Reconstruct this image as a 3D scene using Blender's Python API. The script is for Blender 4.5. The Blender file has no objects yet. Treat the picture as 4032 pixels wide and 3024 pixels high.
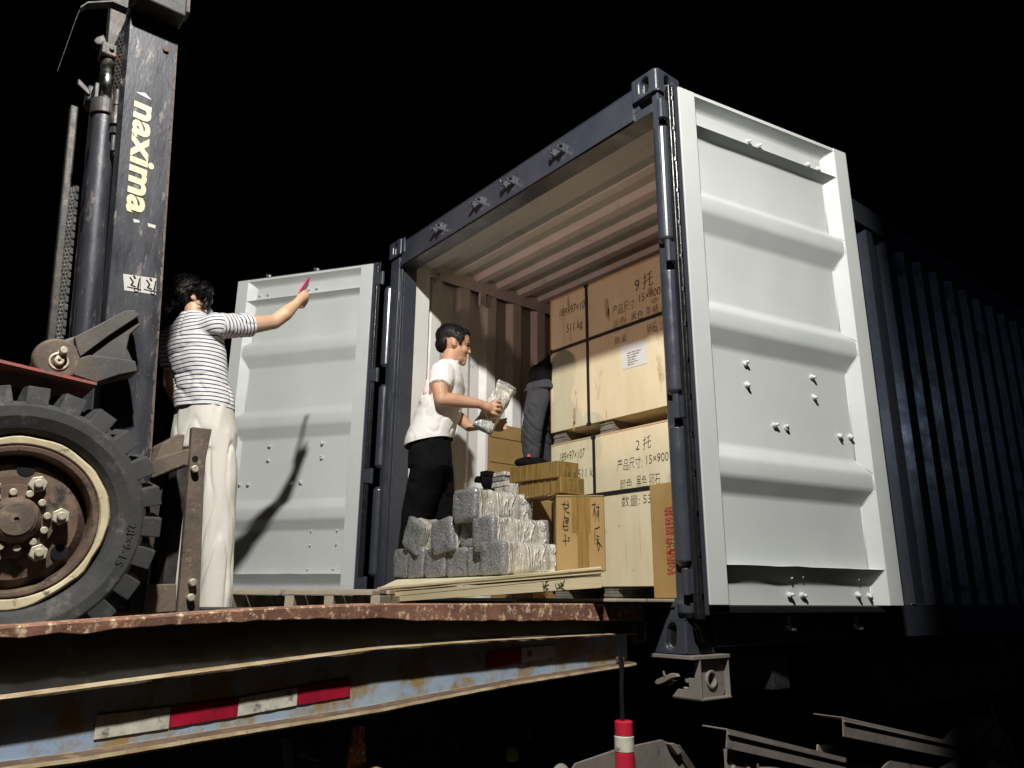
import bpy, bmesh, math, random
from math import sin, cos, pi, radians as rad, atan2
from mathutils import Vector as V, Matrix as M4, noise
random.seed(7)
C = bpy.context.collection
SC = bpy.context.scene  # most positions and outlines below: image pixels back-projected offline, baked as numbers
GZ = -1.45        # ground level; z = 0 is the underside of the shipping container

# ------------------------------------------------------------------ camera, world, lamps, exposure
def euler_from(yaw, pitch, roll):
    f = V((sin(yaw)*cos(pitch), cos(yaw)*cos(pitch), sin(pitch)))
    r = V((cos(yaw), -sin(yaw), 0)); u = r.cross(f)
    r2 = r*cos(roll)+u*sin(roll); u2 = -r*sin(roll)+u*cos(roll)
    return M4((r2, u2, -f)).transposed()
cam = bpy.data.objects.new('camera', bpy.data.cameras.new('camera')); C.objects.link(cam)
cam.matrix_world = M4.Translation((1.9071, -2.4, .1934)) @ euler_from(rad(-50.92), rad(15.87), rad(.4105)).to_4x4()
cam.data.sensor_width = 36; cam.data.lens = 2982.4/4032*36
cam.data.clip_start = .05; cam.data.clip_end = 400
SC.camera = cam
w = bpy.data.worlds.new('World'); SC.world = w; w.use_nodes = True
bg = w.node_tree.nodes['Background']; bg.inputs[0].default_value = (.02, .03, .06, 1); bg.inputs[1].default_value = .004
SC.view_settings.view_transform = 'Standard'; SC.view_settings.look = 'None'
SC.view_settings.exposure = 0; SC.view_settings.gamma = 1
def lamp(name, kind, loc, energy, col, size, aim=None, cone=None):
    l = bpy.data.lights.new(name, kind); l.energy = energy; l.color = col; l.shadow_soft_size = size
    o = bpy.data.objects.new(name, l); C.objects.link(o); o.location = loc
    if aim: o.rotation_euler = (V(aim)-V(loc)).to_track_quat('-Z', 'Y').to_euler()
    if cone: l.spot_size = rad(cone); l.spot_blend = .3
    return o
KEY = (2.1, -2.8, 4.3)
kl = lamp('yard_floodlight', 'SPOT', KEY, 1700, (1, .975, .915), .09, aim=V(KEY)+V((-1, -.25, -.1)), cone=158.8); kl.data.spot_blend = .015
lamp('forklift_headlamp', 'SPOT', (-1.479, -2.20, 1.656), 85, (1, .62, .50), .018, aim=(-1.31, 1, 2.2), cone=45)
lamp('street_lamp', 'SPOT', (24, -3.0, 6.0), 600, (.55, .70, 1), .22, aim=(0, 4.7, 1.3), cone=13)

# ------------------------------------------------------------------ materials
def mat(name, c, c2=None, s=8, lo=.4, hi=.6, rough=.5, metal=0, bump=0, bs=60, c3=None, s3=15, t3=.6, soft3=.05, coat=0, st=(1, 1, 1), rvar=.12, bd=.004, sp=.5):
    m = bpy.data.materials.new(name); m.use_nodes = True; nt = m.node_tree; N = nt.nodes; L = nt.links
    b = N['Principled BSDF']; b.inputs['Roughness'].default_value = rough; b.inputs['Metallic'].default_value = metal; b.inputs['Specular IOR Level'].default_value = sp
    b.inputs['Coat Weight'].default_value = coat; b.inputs['Coat Roughness'].default_value = .15
    tc = N.new('ShaderNodeTexCoord'); mp = N.new('ShaderNodeMapping'); mp.inputs['Scale'].default_value = st
    L.new(tc.outputs['Object'], mp.inputs[0]); vec = mp.outputs[0]
    def nz(scale, detail=5, rg=.6):
        n = N.new('ShaderNodeTexNoise'); n.inputs['Scale'].default_value = scale; n.inputs['Detail'].default_value = detail
        n.inputs['Roughness'].default_value = rg; L.new(vec, n.inputs['Vector']); return n.outputs[0]
    def ramp(src, a, bb):
        r = N.new('ShaderNodeMapRange'); r.inputs[1].default_value = a; r.inputs[2].default_value = bb; L.new(src, r.inputs[0]); return r.outputs[0]
    def mix(f, a, bb):
        x = N.new('ShaderNodeMix'); x.data_type = 'RGBA'; L.new(f, x.inputs[0])
        for i, v in ((6, a), (7, bb)):
            if isinstance(v, tuple): x.inputs[i].default_value = (*v, 1)
            else: L.new(v, x.inputs[i])
        return x.outputs[2]
    col = (*c, 1)
    if c2:
        col = mix(ramp(nz(s), lo, hi), c, c2)
    if c3:
        col = mix(ramp(nz(s3, 8, .7), t3-soft3, t3+soft3), col if c2 else c, c3)
    if c2 or c3: L.new(col, b.inputs['Base Color'])
    else: b.inputs['Base Color'].default_value = col
    n = nz(s*2.3+3)
    r = N.new('ShaderNodeMapRange'); r.inputs[1].default_value = .3; r.inputs[2].default_value = .7
    r.inputs[3].default_value = max(.03, rough-rvar); r.inputs[4].default_value = min(1, rough+rvar); L.new(n, r.inputs[0]); L.new(r.outputs[0], b.inputs['Roughness'])
    if bump:
        bp = N.new('ShaderNodeBump'); bp.inputs['Strength'].default_value = bump; bp.inputs['Distance'].default_value = bd
        L.new(nz(bs, 6, .65), bp.inputs['Height']); L.new(bp.outputs[0], b.inputs['Normal'])
    m['bsdf'] = 1
    return m
MT = dict(
 navy=mat('navy_paint', (.037, .042, .056), (.046, .051, .064), 3, rough=.30, bump=.12, bs=35, c3=(.10, .10, .11), s3=22, t3=.70, coat=.15),
 white=mat('white_paint', (.53, .555, .55), (.57, .59, .585), 2.2, rough=.42, bump=.1, bs=14, c3=(.40, .39, .36), s3=14, t3=.76, soft3=.03),
 cream=mat('inner_paint', (.62, .61, .58), (.68, .665, .64), 3, rough=.45, bump=.08, bs=20, c3=(.34, .31, .27), s3=9, t3=.68, soft3=.08),
 rubber=mat('black_rubber', (.012, .012, .014), rough=.35, bump=.2, bs=30),
 galv=mat('galvanised', (.55, .55, .54), (.42, .42, .42), 20, rough=.35, metal=.85, bump=.1),
 ply=mat('plywood', (.67, .59, .39), (.77, .69, .49), 5, .35, .65, rough=.62, bump=.15, bs=25, c3=(.40, .27, .13), s3=5.5, t3=.66, soft3=.05, st=(1, 1, .28)),
 plyend=mat('plywood_edge', (.50, .34, .17), (.64, .46, .25), 30, rough=.7, bump=.3, st=(.2, .2, 6)),
 wood=mat('raw_timber', (.58, .48, .29), (.70, .60, .40), 6, .3, .7, rough=.7, bump=.3, bs=30, c3=(.25, .17, .09), s3=7, t3=.66, st=(.25, 1, 2.5)),
 wood2=mat('weathered_timber', (.30, .25, .19), (.42, .35, .26), 7, .3, .7, rough=.8, bump=.4, bs=35, c3=(.14, .11, .08), s3=8, t3=.62, st=(.2, 2.2, 1.5)),
 gwood=mat('grey_timber', (.16, .14, .125), (.24, .21, .18), 12, rough=.85, bump=.5, bs=60),
 card=mat('cardboard', (.28, .175, .060), (.33, .21, .080), 4, rough=.72, bump=.12, bs=30, c3=(.20, .12, .045), s3=5, t3=.70, st=(1, 1, 1)),
 tape=mat('parcel_tape', (.19, .115, .032), (.27, .17, .055), 9, rough=.22, bump=.45, bs=16, st=(6, 6, .6)),
 stain=mat('wood_stain', (.42, .28, .13), (.58, .45, .27), 30, .3, .7, rough=.7),
 ink=mat('black_ink', (.035, .026, .022), rough=.8, sp=.1),
 redink=mat('red_ink', (.34, .035, .03), rough=.7),
 brownink=mat('dark_print', (.13, .11, .035), rough=.7),
 strap=mat('black_strap', (.012, .011, .014), rough=.45),
 paper=mat('paper', (.66, .68, .66), rough=.5, coat=.3),
 steel=mat('dark_steel', (.035, .033, .034), (.06, .055, .052), 9, rough=.5, metal=.3, bump=.3, bs=40, c3=(.12, .08, .055), s3=12, t3=.62, soft3=.08),
 mast=mat('worn_mast_paint', (.026, .028, .038), (.050, .050, .060), 5, rough=.42, metal=.2, bump=.15, bs=60, c3=(.17, .155, .14), s3=20, t3=.62, soft3=.04, st=(1, 2.2, .6)),
 black=mat('black_steel', (.016, .016, .018), (.028, .027, .028), 9, rough=.5, bump=.15, bs=40, c3=(.07, .06, .055), s3=25, t3=.66),
 chrome=mat('chrome', (.75, .75, .74), rough=.22, metal=1),
 cast=mat('cast_iron', (.060, .060, .062), (.095, .092, .088), 6, rough=.6, metal=.2, bump=.25, bs=60, c3=(.12, .09, .06), s3=5, t3=.56, soft3=.12),
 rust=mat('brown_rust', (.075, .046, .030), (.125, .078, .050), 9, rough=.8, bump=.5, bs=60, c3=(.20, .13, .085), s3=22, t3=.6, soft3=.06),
 rustedge=mat('rusty_rail', (.15, .070, .045), (.27, .13, .085), 8, rough=.8, bump=.6, bs=70, c3=(.62, .46, .28), s3=42, t3=.57, soft3=.04),
 plate=mat('greasy_plate', (.080, .062, .048), (.14, .105, .078), 8, rough=.75, bump=.6, bs=45, c3=(.22, .17, .125), s3=30, t3=.62, soft3=.05),
 hubm=mat('hub_rust', (.085, .052, .036), (.15, .10, .068), 14, rough=.75, bump=.5, bs=80, c3=(.028, .022, .02), s3=16, t3=.58, soft3=.05),
 ring=mat('cream_rim', (.46, .39, .25), (.58, .50, .33), 14, rough=.7, bump=.3, bs=70, c3=(.10, .07, .045), s3=20, t3=.62, soft3=.04),
 nut=mat('zinc_nut', (.42, .38, .29), (.54, .50, .40), 40, rough=.5, metal=.4, bump=.2),
 tyre=mat('tyre_rubber', (.028, .029, .031), (.052, .051, .050), 7, .35, .7, rough=.78, bump=.3, bs=50, c3=(.13, .125, .115), s3=11, t3=.62, soft3=.08),
 redpaint=mat('worn_red_paint', (.36, .07, .06), (.22, .10, .08), 30, rough=.6, bump=.3, c3=(.12, .08, .06), s3=30, t3=.55),
 decal=mat('cream_decal', (.56, .52, .32), (.64, .60, .40), 30, rough=.5, c3=(.45, .38, .20), s3=60, t3=.66),
 sticker=mat('white_sticker', (.50, .49, .46), rough=.5, c3=(.10, .09, .09), s3=45, t3=.68),
 bluew=mat('pale_blue_paint', (.29, .385, .52), (.34, .42, .50), 5, rough=.55, bump=.2, c3=(.30, .21, .085), s3=9, t3=.52, soft3=.07),
 creamw=mat('rusty_cream_flange', (.44, .36, .235), (.30, .21, .11), 12, rough=.7, bump=.4, c3=(.22, .12, .06), s3=30, t3=.64),
 redref=mat('red_reflector', (.38, .012, .035), (.26, .01, .028), 14, rough=.3, coat=.4, c3=(.10, .02, .02), s3=26, t3=.64),
 whiteref=mat('white_reflector', (.60, .58, .48), (.44, .42, .36), 22, rough=.4, coat=.3, c3=(.10, .095, .08), s3=20, t3=.60),
 greyp=mat('dusty_grey_paint', (.17, .15, .135), (.215, .19, .17), 8, rough=.75, bump=.25, bs=50, c3=(.06, .05, .045), s3=10, t3=.66, soft3=.05),
 chred=mat('red_plastic', (.50, .02, .045), rough=.3, bump=.15, bs=40, c3=(.30, .03, .05), s3=20, t3=.66),
 lime=mat('lime_plastic', (.42, .50, .03), rough=.5),
 asphalt=mat('dark_ground', (.014, .013, .012), (.022, .020, .018), 3, rough=.9, bump=.6, bs=40),
 skinf=mat('skin_light', (.56, .35, .22), (.60, .38, .245), 12, rough=.55, bump=.06, bs=120),
 skinm=mat('skin_tan', (.47, .27, .17), (.52, .30, .19), 12, rough=.52, bump=.1, bs=120),
 hair=mat('black_hair', (.008, .007, .008), (.014, .012, .012), 60, rough=.50, sp=.3, bump=.7, bs=150, st=(1, 1, .12), rvar=.05, bd=.002),
 trouser=mat('cream_trousers', (.66, .63, .57), (.70, .67, .61), 6, rough=.85, bump=.12, bs=160),
 tee=mat('white_tshirt', (.74, .71, .69), (.78, .76, .74), 6, rough=.9, bump=.1, bs=120),
 blackcl=mat('black_cloth', (.004, .004, .005), (.007, .007, .008), 10, rough=.95, sp=.12, bump=.15, bs=100),
 greycl=mat('dark_grey_cloth', (.050, .052, .062), (.066, .069, .080), 8, rough=.9, sp=.2, bump=.25, bs=60),
 phone=mat('phone_case', (.55, .01, .11), rough=.3), mask=mat('mask_white', (.7, .72, .74), rough=.8),
 redlace=mat('red_lace', (.6, .08, .05), rough=.6),
)
def node_stripes(name, attr):
    m = mat(name, (.74, .73, .74), rough=.88, bump=.1, bs=150); nt = m.node_tree; N = nt.nodes; L = nt.links
    a = N.new('ShaderNodeAttribute'); a.attribute_name = attr
    mm = N.new('ShaderNodeMath'); mm.operation = 'MULTIPLY'; mm.inputs[1].default_value = 1/.0205; L.new(a.outputs['Fac'], mm.inputs[0])
    fr = N.new('ShaderNodeMath'); fr.operation = 'FRACT'; L.new(mm.outputs[0], fr.inputs[0])
    lt = N.new('ShaderNodeMath'); lt.operation = 'LESS_THAN'; lt.inputs[1].default_value = .27; L.new(fr.outputs[0], lt.inputs[0])
    x = N.new('ShaderNodeMix'); x.data_type = 'RGBA'; x.inputs[6].default_value = (.74, .73, .74, 1); x.inputs[7].default_value = (.012, .022, .085, 1)
    L.new(lt.outputs[0], x.inputs[0]); L.new(x.outputs[2], N['Principled BSDF'].inputs['Base Color']); return m
MT['stripe'] = node_stripes('striped_jersey', 'st')
def wrap_mat(name, end):
    m = bpy.data.materials.new(name); m.use_nodes = True; N = m.node_tree.nodes; L = m.node_tree.links; b = N['Principled BSDF']
    tc = N.new('ShaderNodeTexCoord')
    def node(t, **k):
        n = N.new(t)
        for a, v in k.items(): n.inputs[a].default_value = v
        return n
    def mth(op, a, bb=None, cc=None):
        n = N.new('ShaderNodeMath'); n.operation = op
        for i, v in enumerate((a, bb, cc)):
            if v is None: continue
            if isinstance(v, (int, float)): n.inputs[i].default_value = v
            else: L.new(v, n.inputs[i])
        return n.outputs[0]
    mp = node('ShaderNodeMapping', Scale=(1, .8, 1), Rotation=(.5, .2, .3)); L.new(tc.outputs['Object'], mp.inputs[0])
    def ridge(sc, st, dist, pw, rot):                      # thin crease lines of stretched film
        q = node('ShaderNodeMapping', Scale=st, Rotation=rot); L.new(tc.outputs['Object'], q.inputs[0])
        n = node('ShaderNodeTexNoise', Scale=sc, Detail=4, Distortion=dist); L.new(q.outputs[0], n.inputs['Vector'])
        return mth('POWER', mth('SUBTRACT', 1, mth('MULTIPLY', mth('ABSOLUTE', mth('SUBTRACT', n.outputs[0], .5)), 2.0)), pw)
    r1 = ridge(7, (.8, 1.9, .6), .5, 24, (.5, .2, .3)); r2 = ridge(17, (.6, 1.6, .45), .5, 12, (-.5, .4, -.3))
    ve = node('ShaderNodeTexVoronoi', Scale=105 if end else 150); L.new(tc.outputs['Object'], ve.inputs['Vector'])
    big = node('ShaderNodeTexNoise', Scale=13, Detail=6, Distortion=.8); L.new(mp.outputs[0], big.inputs['Vector'])
    ramp = N.new('ShaderNodeValToRGB'); e = ramp.color_ramp.elements
    a, c = ((.26, .26, .265), (.42, .42, .425)) if end else ((.46, .435, .37), (.70, .675, .60))
    if end: big.inputs['Distortion'].default_value = 0; big.inputs['Scale'].default_value = 7; e[0].position = .2; r1 = mth('MULTIPLY', r1, .0); r2 = mth('MULTIPLY', r2, 0)
    e[0].color = (*a, 1); e[0].position = .36; e[1].color = (*c, 1); e[1].position = .66; L.new(big.outputs[0], ramp.inputs[0])
    cell = node('ShaderNodeMapRange', **{'From Min': 0, 'From Max': .55, 'To Min': 1.25, 'To Max': .40}); L.new(ve.outputs[0], cell.inputs[0])
    x = N.new('ShaderNodeMix'); x.data_type = 'RGBA'; x.blend_type = 'MULTIPLY'; x.inputs[0].default_value = .75 if end else .35; L.new(ramp.outputs[0], x.inputs[6]); L.new(cell.outputs[0], x.inputs[7])
    y = N.new('ShaderNodeMix'); y.data_type = 'RGBA'; L.new(mth('MULTIPLY', r1, .35 if end else .6), y.inputs[0]); L.new(x.outputs[2], y.inputs[6]); y.inputs[7].default_value = (.78, .77, .74, 1)  # crease lines also whitened in the colour, standing in for film highlights
    L.new(y.outputs[2], b.inputs['Base Color'])
    b.inputs['Roughness'].default_value = .34; b.inputs['Coat Weight'].default_value = .7; b.inputs['Coat Roughness'].default_value = .05
    hgt = mth('ADD', mth('MULTIPLY', r1, .9), mth('ADD', mth('MULTIPLY', r2, .25), mth('MULTIPLY', big.outputs[0], .7)))
    b1 = node('ShaderNodeBump', Strength=.55 if end else .25, Distance=.005); b1.invert = True; L.new(ve.outputs[0], b1.inputs['Height'])
    b2 = node('ShaderNodeBump', Strength=.2 if end else 1, Distance=.012); L.new(hgt, b2.inputs['Height'])
    L.new(b1.outputs[0], b2.inputs['Normal']); L.new(b2.outputs[0], b.inputs['Normal']); L.new(b2.outputs[0], b.inputs['Coat Normal'])
    return m
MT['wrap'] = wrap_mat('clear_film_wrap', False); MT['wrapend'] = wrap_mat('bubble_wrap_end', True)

# ------------------------------------------------------------------ mesh helpers
class MB:
    def __init__(s): s.v = []; s.f = []; s.m = []
    def add(s, vs, fs, mi=0):
        o = len(s.v); s.v += [tuple(x) for x in vs]; s.f += [tuple(i+o for i in f) for f in fs]; s.m += [mi]*len(fs); return s
    def box(s, a, b, mi=0):
        x0, y0, z0 = a; x1, y1, z1 = b
        return s.add([(x0,y0,z0),(x1,y0,z0),(x1,y1,z0),(x0,y1,z0),(x0,y0,z1),(x1,y0,z1),(x1,y1,z1),(x0,y1,z1)],
                     [(0,3,2,1),(4,5,6,7),(0,1,5,4),(1,2,6,5),(2,3,7,6),(3,0,4,7)], mi)
    def obox(s, c, ax, h, mi=0):          # centre, three axes, half sizes
        c = V(c); X, Y, Z = [V(a).normalized()*k for a, k in zip(ax, h)]
        vs = [c+i*X+j*Y+k*Z for k in (-1, 1) for i, j in ((-1,-1),(1,-1),(1,1),(-1,1))]
        return s.add(vs, [(0,3,2,1),(4,5,6,7),(0,1,5,4),(1,2,6,5),(2,3,7,6),(3,0,4,7)], mi)
    def prism(s, poly, fn, a, b, mi=0):   # poly of 2D points, fn(p, q, t) -> 3D
        n = len(poly); vs = [fn(p, q, a) for p, q in poly]+[fn(p, q, b) for p, q in poly]
        return s.add(vs, [tuple(range(n))[::-1], tuple(range(n, 2*n))]+[(i, (i+1) % n, n+(i+1) % n, n+i) for i in range(n)], mi)
    def cyl(s, p0, p1, r0, r1=None, n=16, mi=0, cap=True):
        p0 = V(p0); p1 = V(p1); r1 = r0 if r1 is None else r1; d = (p1-p0).normalized()
        a = d.orthogonal().normalized(); b = d.cross(a)
        vs = [p0+(a*cos(t)+b*sin(t))*r0 for t in [2*pi*i/n for i in range(n)]]+[p1+(a*cos(t)+b*sin(t))*r1 for t in [2*pi*i/n for i in range(n)]]
        fs = [(i, (i+1) % n, n+(i+1) % n, n+i) for i in range(n)]
        if cap: fs += [tuple(range(n))[::-1], tuple(range(n, 2*n))]
        return s.add(vs, fs, mi)
    def lathe(s, o, ax, prof, n=48, mi=0, up=(0, 0, 1), closed=False):   # prof: (radius, height along ax)
        o = V(o); d = V(ax).normalized(); a = V(up).cross(d).normalized(); b = d.cross(a); k = len(prof)
        vs = [o+d*h+(a*cos(2*pi*i/n)+b*sin(2*pi*i/n))*r for i in range(n) for r, h in prof]
        kk = k if closed else k-1
        return s.add(vs, [(i*k+j, i*k+(j+1) % k, ((i+1) % n)*k+(j+1) % k, ((i+1) % n)*k+j) for i in range(n) for j in range(kk)], mi)
    def tube(s, pts, r, n=8, mi=0):
        pts = [V(p) for p in pts]
        for i in range(len(pts)-1): s.cyl(pts[i], pts[i+1], r, r, n, mi)
        return s
    def ell(s, c, r, ax=None, nu=16, nv=10, mi=0):
        c = V(c); A = [V(a) for a in (ax or ((1,0,0),(0,1,0),(0,0,1)))]
        vs = []; fs = []
        for j in range(nv+1):
            for i in range(nu):
                t = pi*j/nv; p = 2*pi*i/nu
                vs.append(c+A[0]*r[0]*sin(t)*cos(p)+A[1]*r[1]*sin(t)*sin(p)+A[2]*r[2]*cos(t))
        for j in range(nv):
            for i in range(nu):
                fs.append((j*nu+i, (j+1)*nu+i, (j+1)*nu+(i+1) % nu, j*nu+(i+1) % nu))
        return s.add(vs, fs, mi)
def rootloc(o):
    return V(o['_o']) if o is not None and '_o' in o else V((0, 0, 0))
def obj(name, mb, mats, parent=None, bevel=0, smooth=False, local=False, seg=2, loc=None, ang=35):
    """links the collected shapes as ONE mesh object; vertices are world coordinates unless local"""
    me = bpy.data.meshes.new(name)
    off = rootloc(parent) if not local else V((0, 0, 0))
    org = V(loc) if loc is not None else (off if parent is not None and not local else V((0, 0, 0)))
    if isinstance(mb, MB):
        me.from_pydata([tuple(V(v)-(org if not local else V((0,0,0)))) for v in mb.v], [], mb.f)
        if any(mb.m): me.polygons.foreach_set('material_index', mb.m)
    else:
        me = mb; me.transform(M4.Translation(-org)) if not local else None
    for m in (mats if isinstance(mats, (list, tuple)) else [mats]): me.materials.append(MT[m])
    bm = bmesh.new(); bm.from_mesh(me); bmesh.ops.remove_doubles(bm, verts=bm.verts, dist=1e-6); bmesh.ops.recalc_face_normals(bm, faces=bm.faces); bm.to_mesh(me); bm.free()
    o = bpy.data.objects.new(name, me); C.objects.link(o)
    if parent is not None: o.parent = parent
    if not local: o.location = org-off; o['_o'] = tuple(org)
    if smooth: me.polygons.foreach_set('use_smooth', [True]*len(me.polygons))
    if bevel:
        b = o.modifiers.new('bevel', 'BEVEL'); b.width = bevel; b.segments = seg; b.limit_method = 'ANGLE'; b.angle_limit = rad(ang)
        b.harden_normals = False
    return o
def tag(o, label, cat, group=None, kind=None):
    o['label'] = label
    if cat: o['category'] = cat
    if group: o['group'] = group
    if kind: o['kind'] = kind
    return o
def thing(name, label, cat, loc=(0, 0, 0), rz=0, group=None, local=False):
    o = bpy.data.objects.new(name, None); C.objects.link(o); o.location = loc; o.rotation_euler = (0, 0, rz); o.empty_display_size = .1
    if not local: o['_o'] = tuple(loc)
    return tag(o, label, cat, group)
def dup(root, loc, rz=0, label=None, rot=None, scale=None):
    r = root.copy(); C.objects.link(r); r.location = loc; r.rotation_euler = rot or (0, 0, rz)
    if scale: r.scale = scale
    if label: r['label'] = label
    def kids(a, b):
        for ch in list(a.children):
            c = ch.copy(); C.objects.link(c); c.parent = b; kids(ch, c)
    kids(root, r); return r
def crease(a, sc, seed, st=(1, 1, 1), wd=.07):
    """narrow cloth folds: valleys where a stretched noise crosses zero"""
    def f(co):
        n = noise.noise(V((co.x*sc*st[0]+seed, co.y*sc*st[1]+seed, co.z*sc*st[2]))); m = noise.noise(V((co.x*4, co.y*4, co.z*4+seed)))
        return a*(.35*n-math.exp(-(n/wd)**2)*max(0, .55+m))
    return f
def text(body, size, thin=0, shear=0, space=1.0):
    cu = bpy.data.curves.new('t', 'FONT'); cu.body = body; cu.size = size; cu.offset = thin; cu.shear = shear; cu.space_character = space
    cu.resolution_u = 3; cu.extrude = .0006
    o = bpy.data.objects.new('t', cu); C.objects.link(o)
    dg = bpy.context.evaluated_depsgraph_get(); me = bpy.data.meshes.new_from_object(o.evaluated_get(dg))
    bpy.data.objects.remove(o); bpy.data.curves.remove(cu)
    return [tuple(v.co) for v in me.vertices], [tuple(p.vertices) for p in me.polygons]
def slim(vs, fs, d):
    """keeps the front of a letter mesh and draws its outline inwards by d, for a thin pen line"""
    bm = bmesh.new(); bv = [bm.verts.new(v) for v in vs]
    for f in fs:
        try: bm.faces.new([bv[i] for i in f])
        except ValueError: pass
    bm.normal_update(); bmesh.ops.delete(bm, geom=[f for f in bm.faces if f.normal.z < .5], context='FACES'); off = {}
    for e in bm.edges:
        if len(e.link_faces) == 1:
            f = e.link_faces[0]; lp = [l for l in f.loops if l.edge == e][0]; a, b = lp.vert.co, lp.link_loop_next.vert.co; t = (b-a)
            if t.length < 1e-9: continue
            t.normalize(); n = V((-t.y, t.x, 0))
            for v in e.verts: off.setdefault(v, []).append(n)
    for v, ns in off.items():
        n = sum(ns, V((0, 0, 0)));
        if n.length > 1e-6: n.normalize(); k = max(.5, n.dot(ns[0])); v.co += n*min(d/k, d*1.5)
    bmesh.ops.delete(bm, geom=[v for v in bm.verts if not v.link_faces], context='VERTS'); bm.verts.index_update()
    r = [tuple(v.co) for v in bm.verts], [tuple(v.index for v in f.verts) for f in bm.faces]; bm.free(); return r
def put(mb, body, size, org, X, Y, thin=0, shear=0, space=1.0, wx=1.0, jit=0, mi=0, fit=None, pen=0):
    """lays writing on a surface: org = lower left corner, X / Y = unit directions of the line and of the letters' height"""
    vs, fs = text(body, size, max(thin, 0) if pen else thin, shear, space)
    if pen: vs, fs = slim(vs, fs, pen)
    X = V(X); Y = V(Y); n = X.cross(Y)
    x1 = max(v[0] for v in vs); k = (fit/x1) if fit else wx
    o = V(org)
    out = []
    for x, y, z in vs:
        j = jit*noise.noise(V((x*6/size*.15, 3.1, body.__len__())))
        out.append(o+X*x*k+Y*(y+j)+n*z)
    mb.add(out, fs, mi)

# ------------------------------------------------------------------ ground
g = MB(); g.add([(-150,-150,GZ),(150,-150,GZ),(150,150,GZ),(-150,150,GZ)], [(0,1,2,3)])
tag(obj('ground', g, 'asphalt'), 'dark yard ground under the trailers', None, kind='structure')
# ------------------------------------------------------------------ shipping container
W, H, LEN = 2.438, 2.591, 6.058
ct = thing('shipping_container', 'dark blue shipping container with both white lined doors open, loaded with plywood crates', 'shipping container', (-W/2, 0, 0))
def casting(x, y, z, sx, sy, top):
    """corner casting: block with slotted faces, tapered on the bottom ones"""
    mb = MB(); w_, d_, h_ = .162, .178, .118 if top else .125
    x0, x1 = sorted((x, x-sx*w_)); y0, y1 = sorted((y, y+sy*d_)); z0, z1 = (z-h_, z) if top else (z, z+h_)
    bm = bmesh.new()
    def hole_face(o, U, Vv, n, wd, ht, hw, hh, ty=0):
        # rectangular face with an oval slot, tunnel 12 mm deep
        N_ = 16; ring = [(hw*cos(2*pi*i/N_)*(1 if True else 1), hh*sin(2*pi*i/N_)) for i in range(N_)]
        if hh > hw: ring = [(hw*cos(a), (hh-hw)*(1 if sin(a) >= 0 else -1)+hw*sin(a)) for a in [2*pi*(i+.5)/N_ for i in range(N_)]]
        else: ring = [((hw-hh)*(1 if cos(a) >= 0 else -1)+hh*cos(a), hh*sin(a)) for a in [2*pi*(i+.5)/N_ for i in range(N_)]]
        out = []
        for a, b in ring:
            k = max(abs(a)/(wd/2), abs(b)/(ht/2)); t = atan2(b, a); m = max(abs(cos(t))/(wd/2), abs(sin(t))/(ht/2)); out.append((cos(t)/m, sin(t)/m))
        # snap four nearest to the corners
        for cx_, cy_ in ((1,1),(-1,1),(-1,-1),(1,-1)):
            i = min(range(N_), key=lambda q: (out[q][0]-cx_*wd/2)**2+(out[q][1]-cy_*ht/2)**2); out[i] = (cx_*wd/2, cy_*ht/2)
        o = V(o); U = V(U); Vv = V(Vv); n = V(n)
        vs = [o+U*a+Vv*b for a, b in out]+[o+U*a+Vv*b for a, b in ring]+[o+U*a*.96+Vv*b*.96-n*.03 for a, b in ring]
        fs = [(i, (i+1) % N_, N_+(i+1) % N_, N_+i) for i in range(N_)]+[(N_+i, N_+(i+1) % N_, 2*N_+(i+1) % N_, 2*N_+i) for i in range(N_)]
        mb.add(vs, fs); mb.add([o+U*a*.96+Vv*b*.96-n*.03 for a, b in ring], [tuple(range(N_))], 1)
    cx, cy, cz = (x0+x1)/2, (y0+y1)/2, (z0+z1)/2
    hole_face((cx, y, cz), (1,0,0), (0,0,1), (0,-sy,0), w_, h_, .026, .042 if top else .046)
    hole_face((x, cy, cz), (0,1,0), (0,0,1), (sx,0,0), d_, h_, .028, .042)
    zt = z1 if top else z0
    hole_face((cx, cy, zt), (1,0,0), (0,1,0), (0,0,1 if top else -1), w_, d_, .03, .055)
    xi = x-sx*w_; yi = y+sy*d_; zi = z0 if top else z1
    mb.add([(xi,y0,z0),(xi,y1,z0),(xi,y1,z1),(xi,y0,z1)], [(0,1,2,3)])
    mb.add([(x0,yi,z0),(x1,yi,z0),(x1,yi,z1),(x0,yi,z1)], [(0,1,2,3)])
    mb.add([(x0,y0,zi),(x1,y0,zi),(x1,y1,zi),(x0,y1,zi)], [(0,1,2,3)])
    if not top:      # the lower castings narrow towards the post
        mb.v = [(x+(a-x)*(1-.24*(c/h_)**1.5), y+(b-y)*(1-.45*(c/h_)**1.5), c) for a, b, c in mb.v]
    return mb
for x, sx in ((0, 1), (-W, -1)):
    for y, sy in ((0, 1), (LEN, -1)):
        for z, top in ((0, False), (H, True)):
            obj('corner_casting', casting(x, y, z, sx, sy, top), ['navy', 'rubber'], ct, bevel=.016, seg=4, ang=60)
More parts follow.
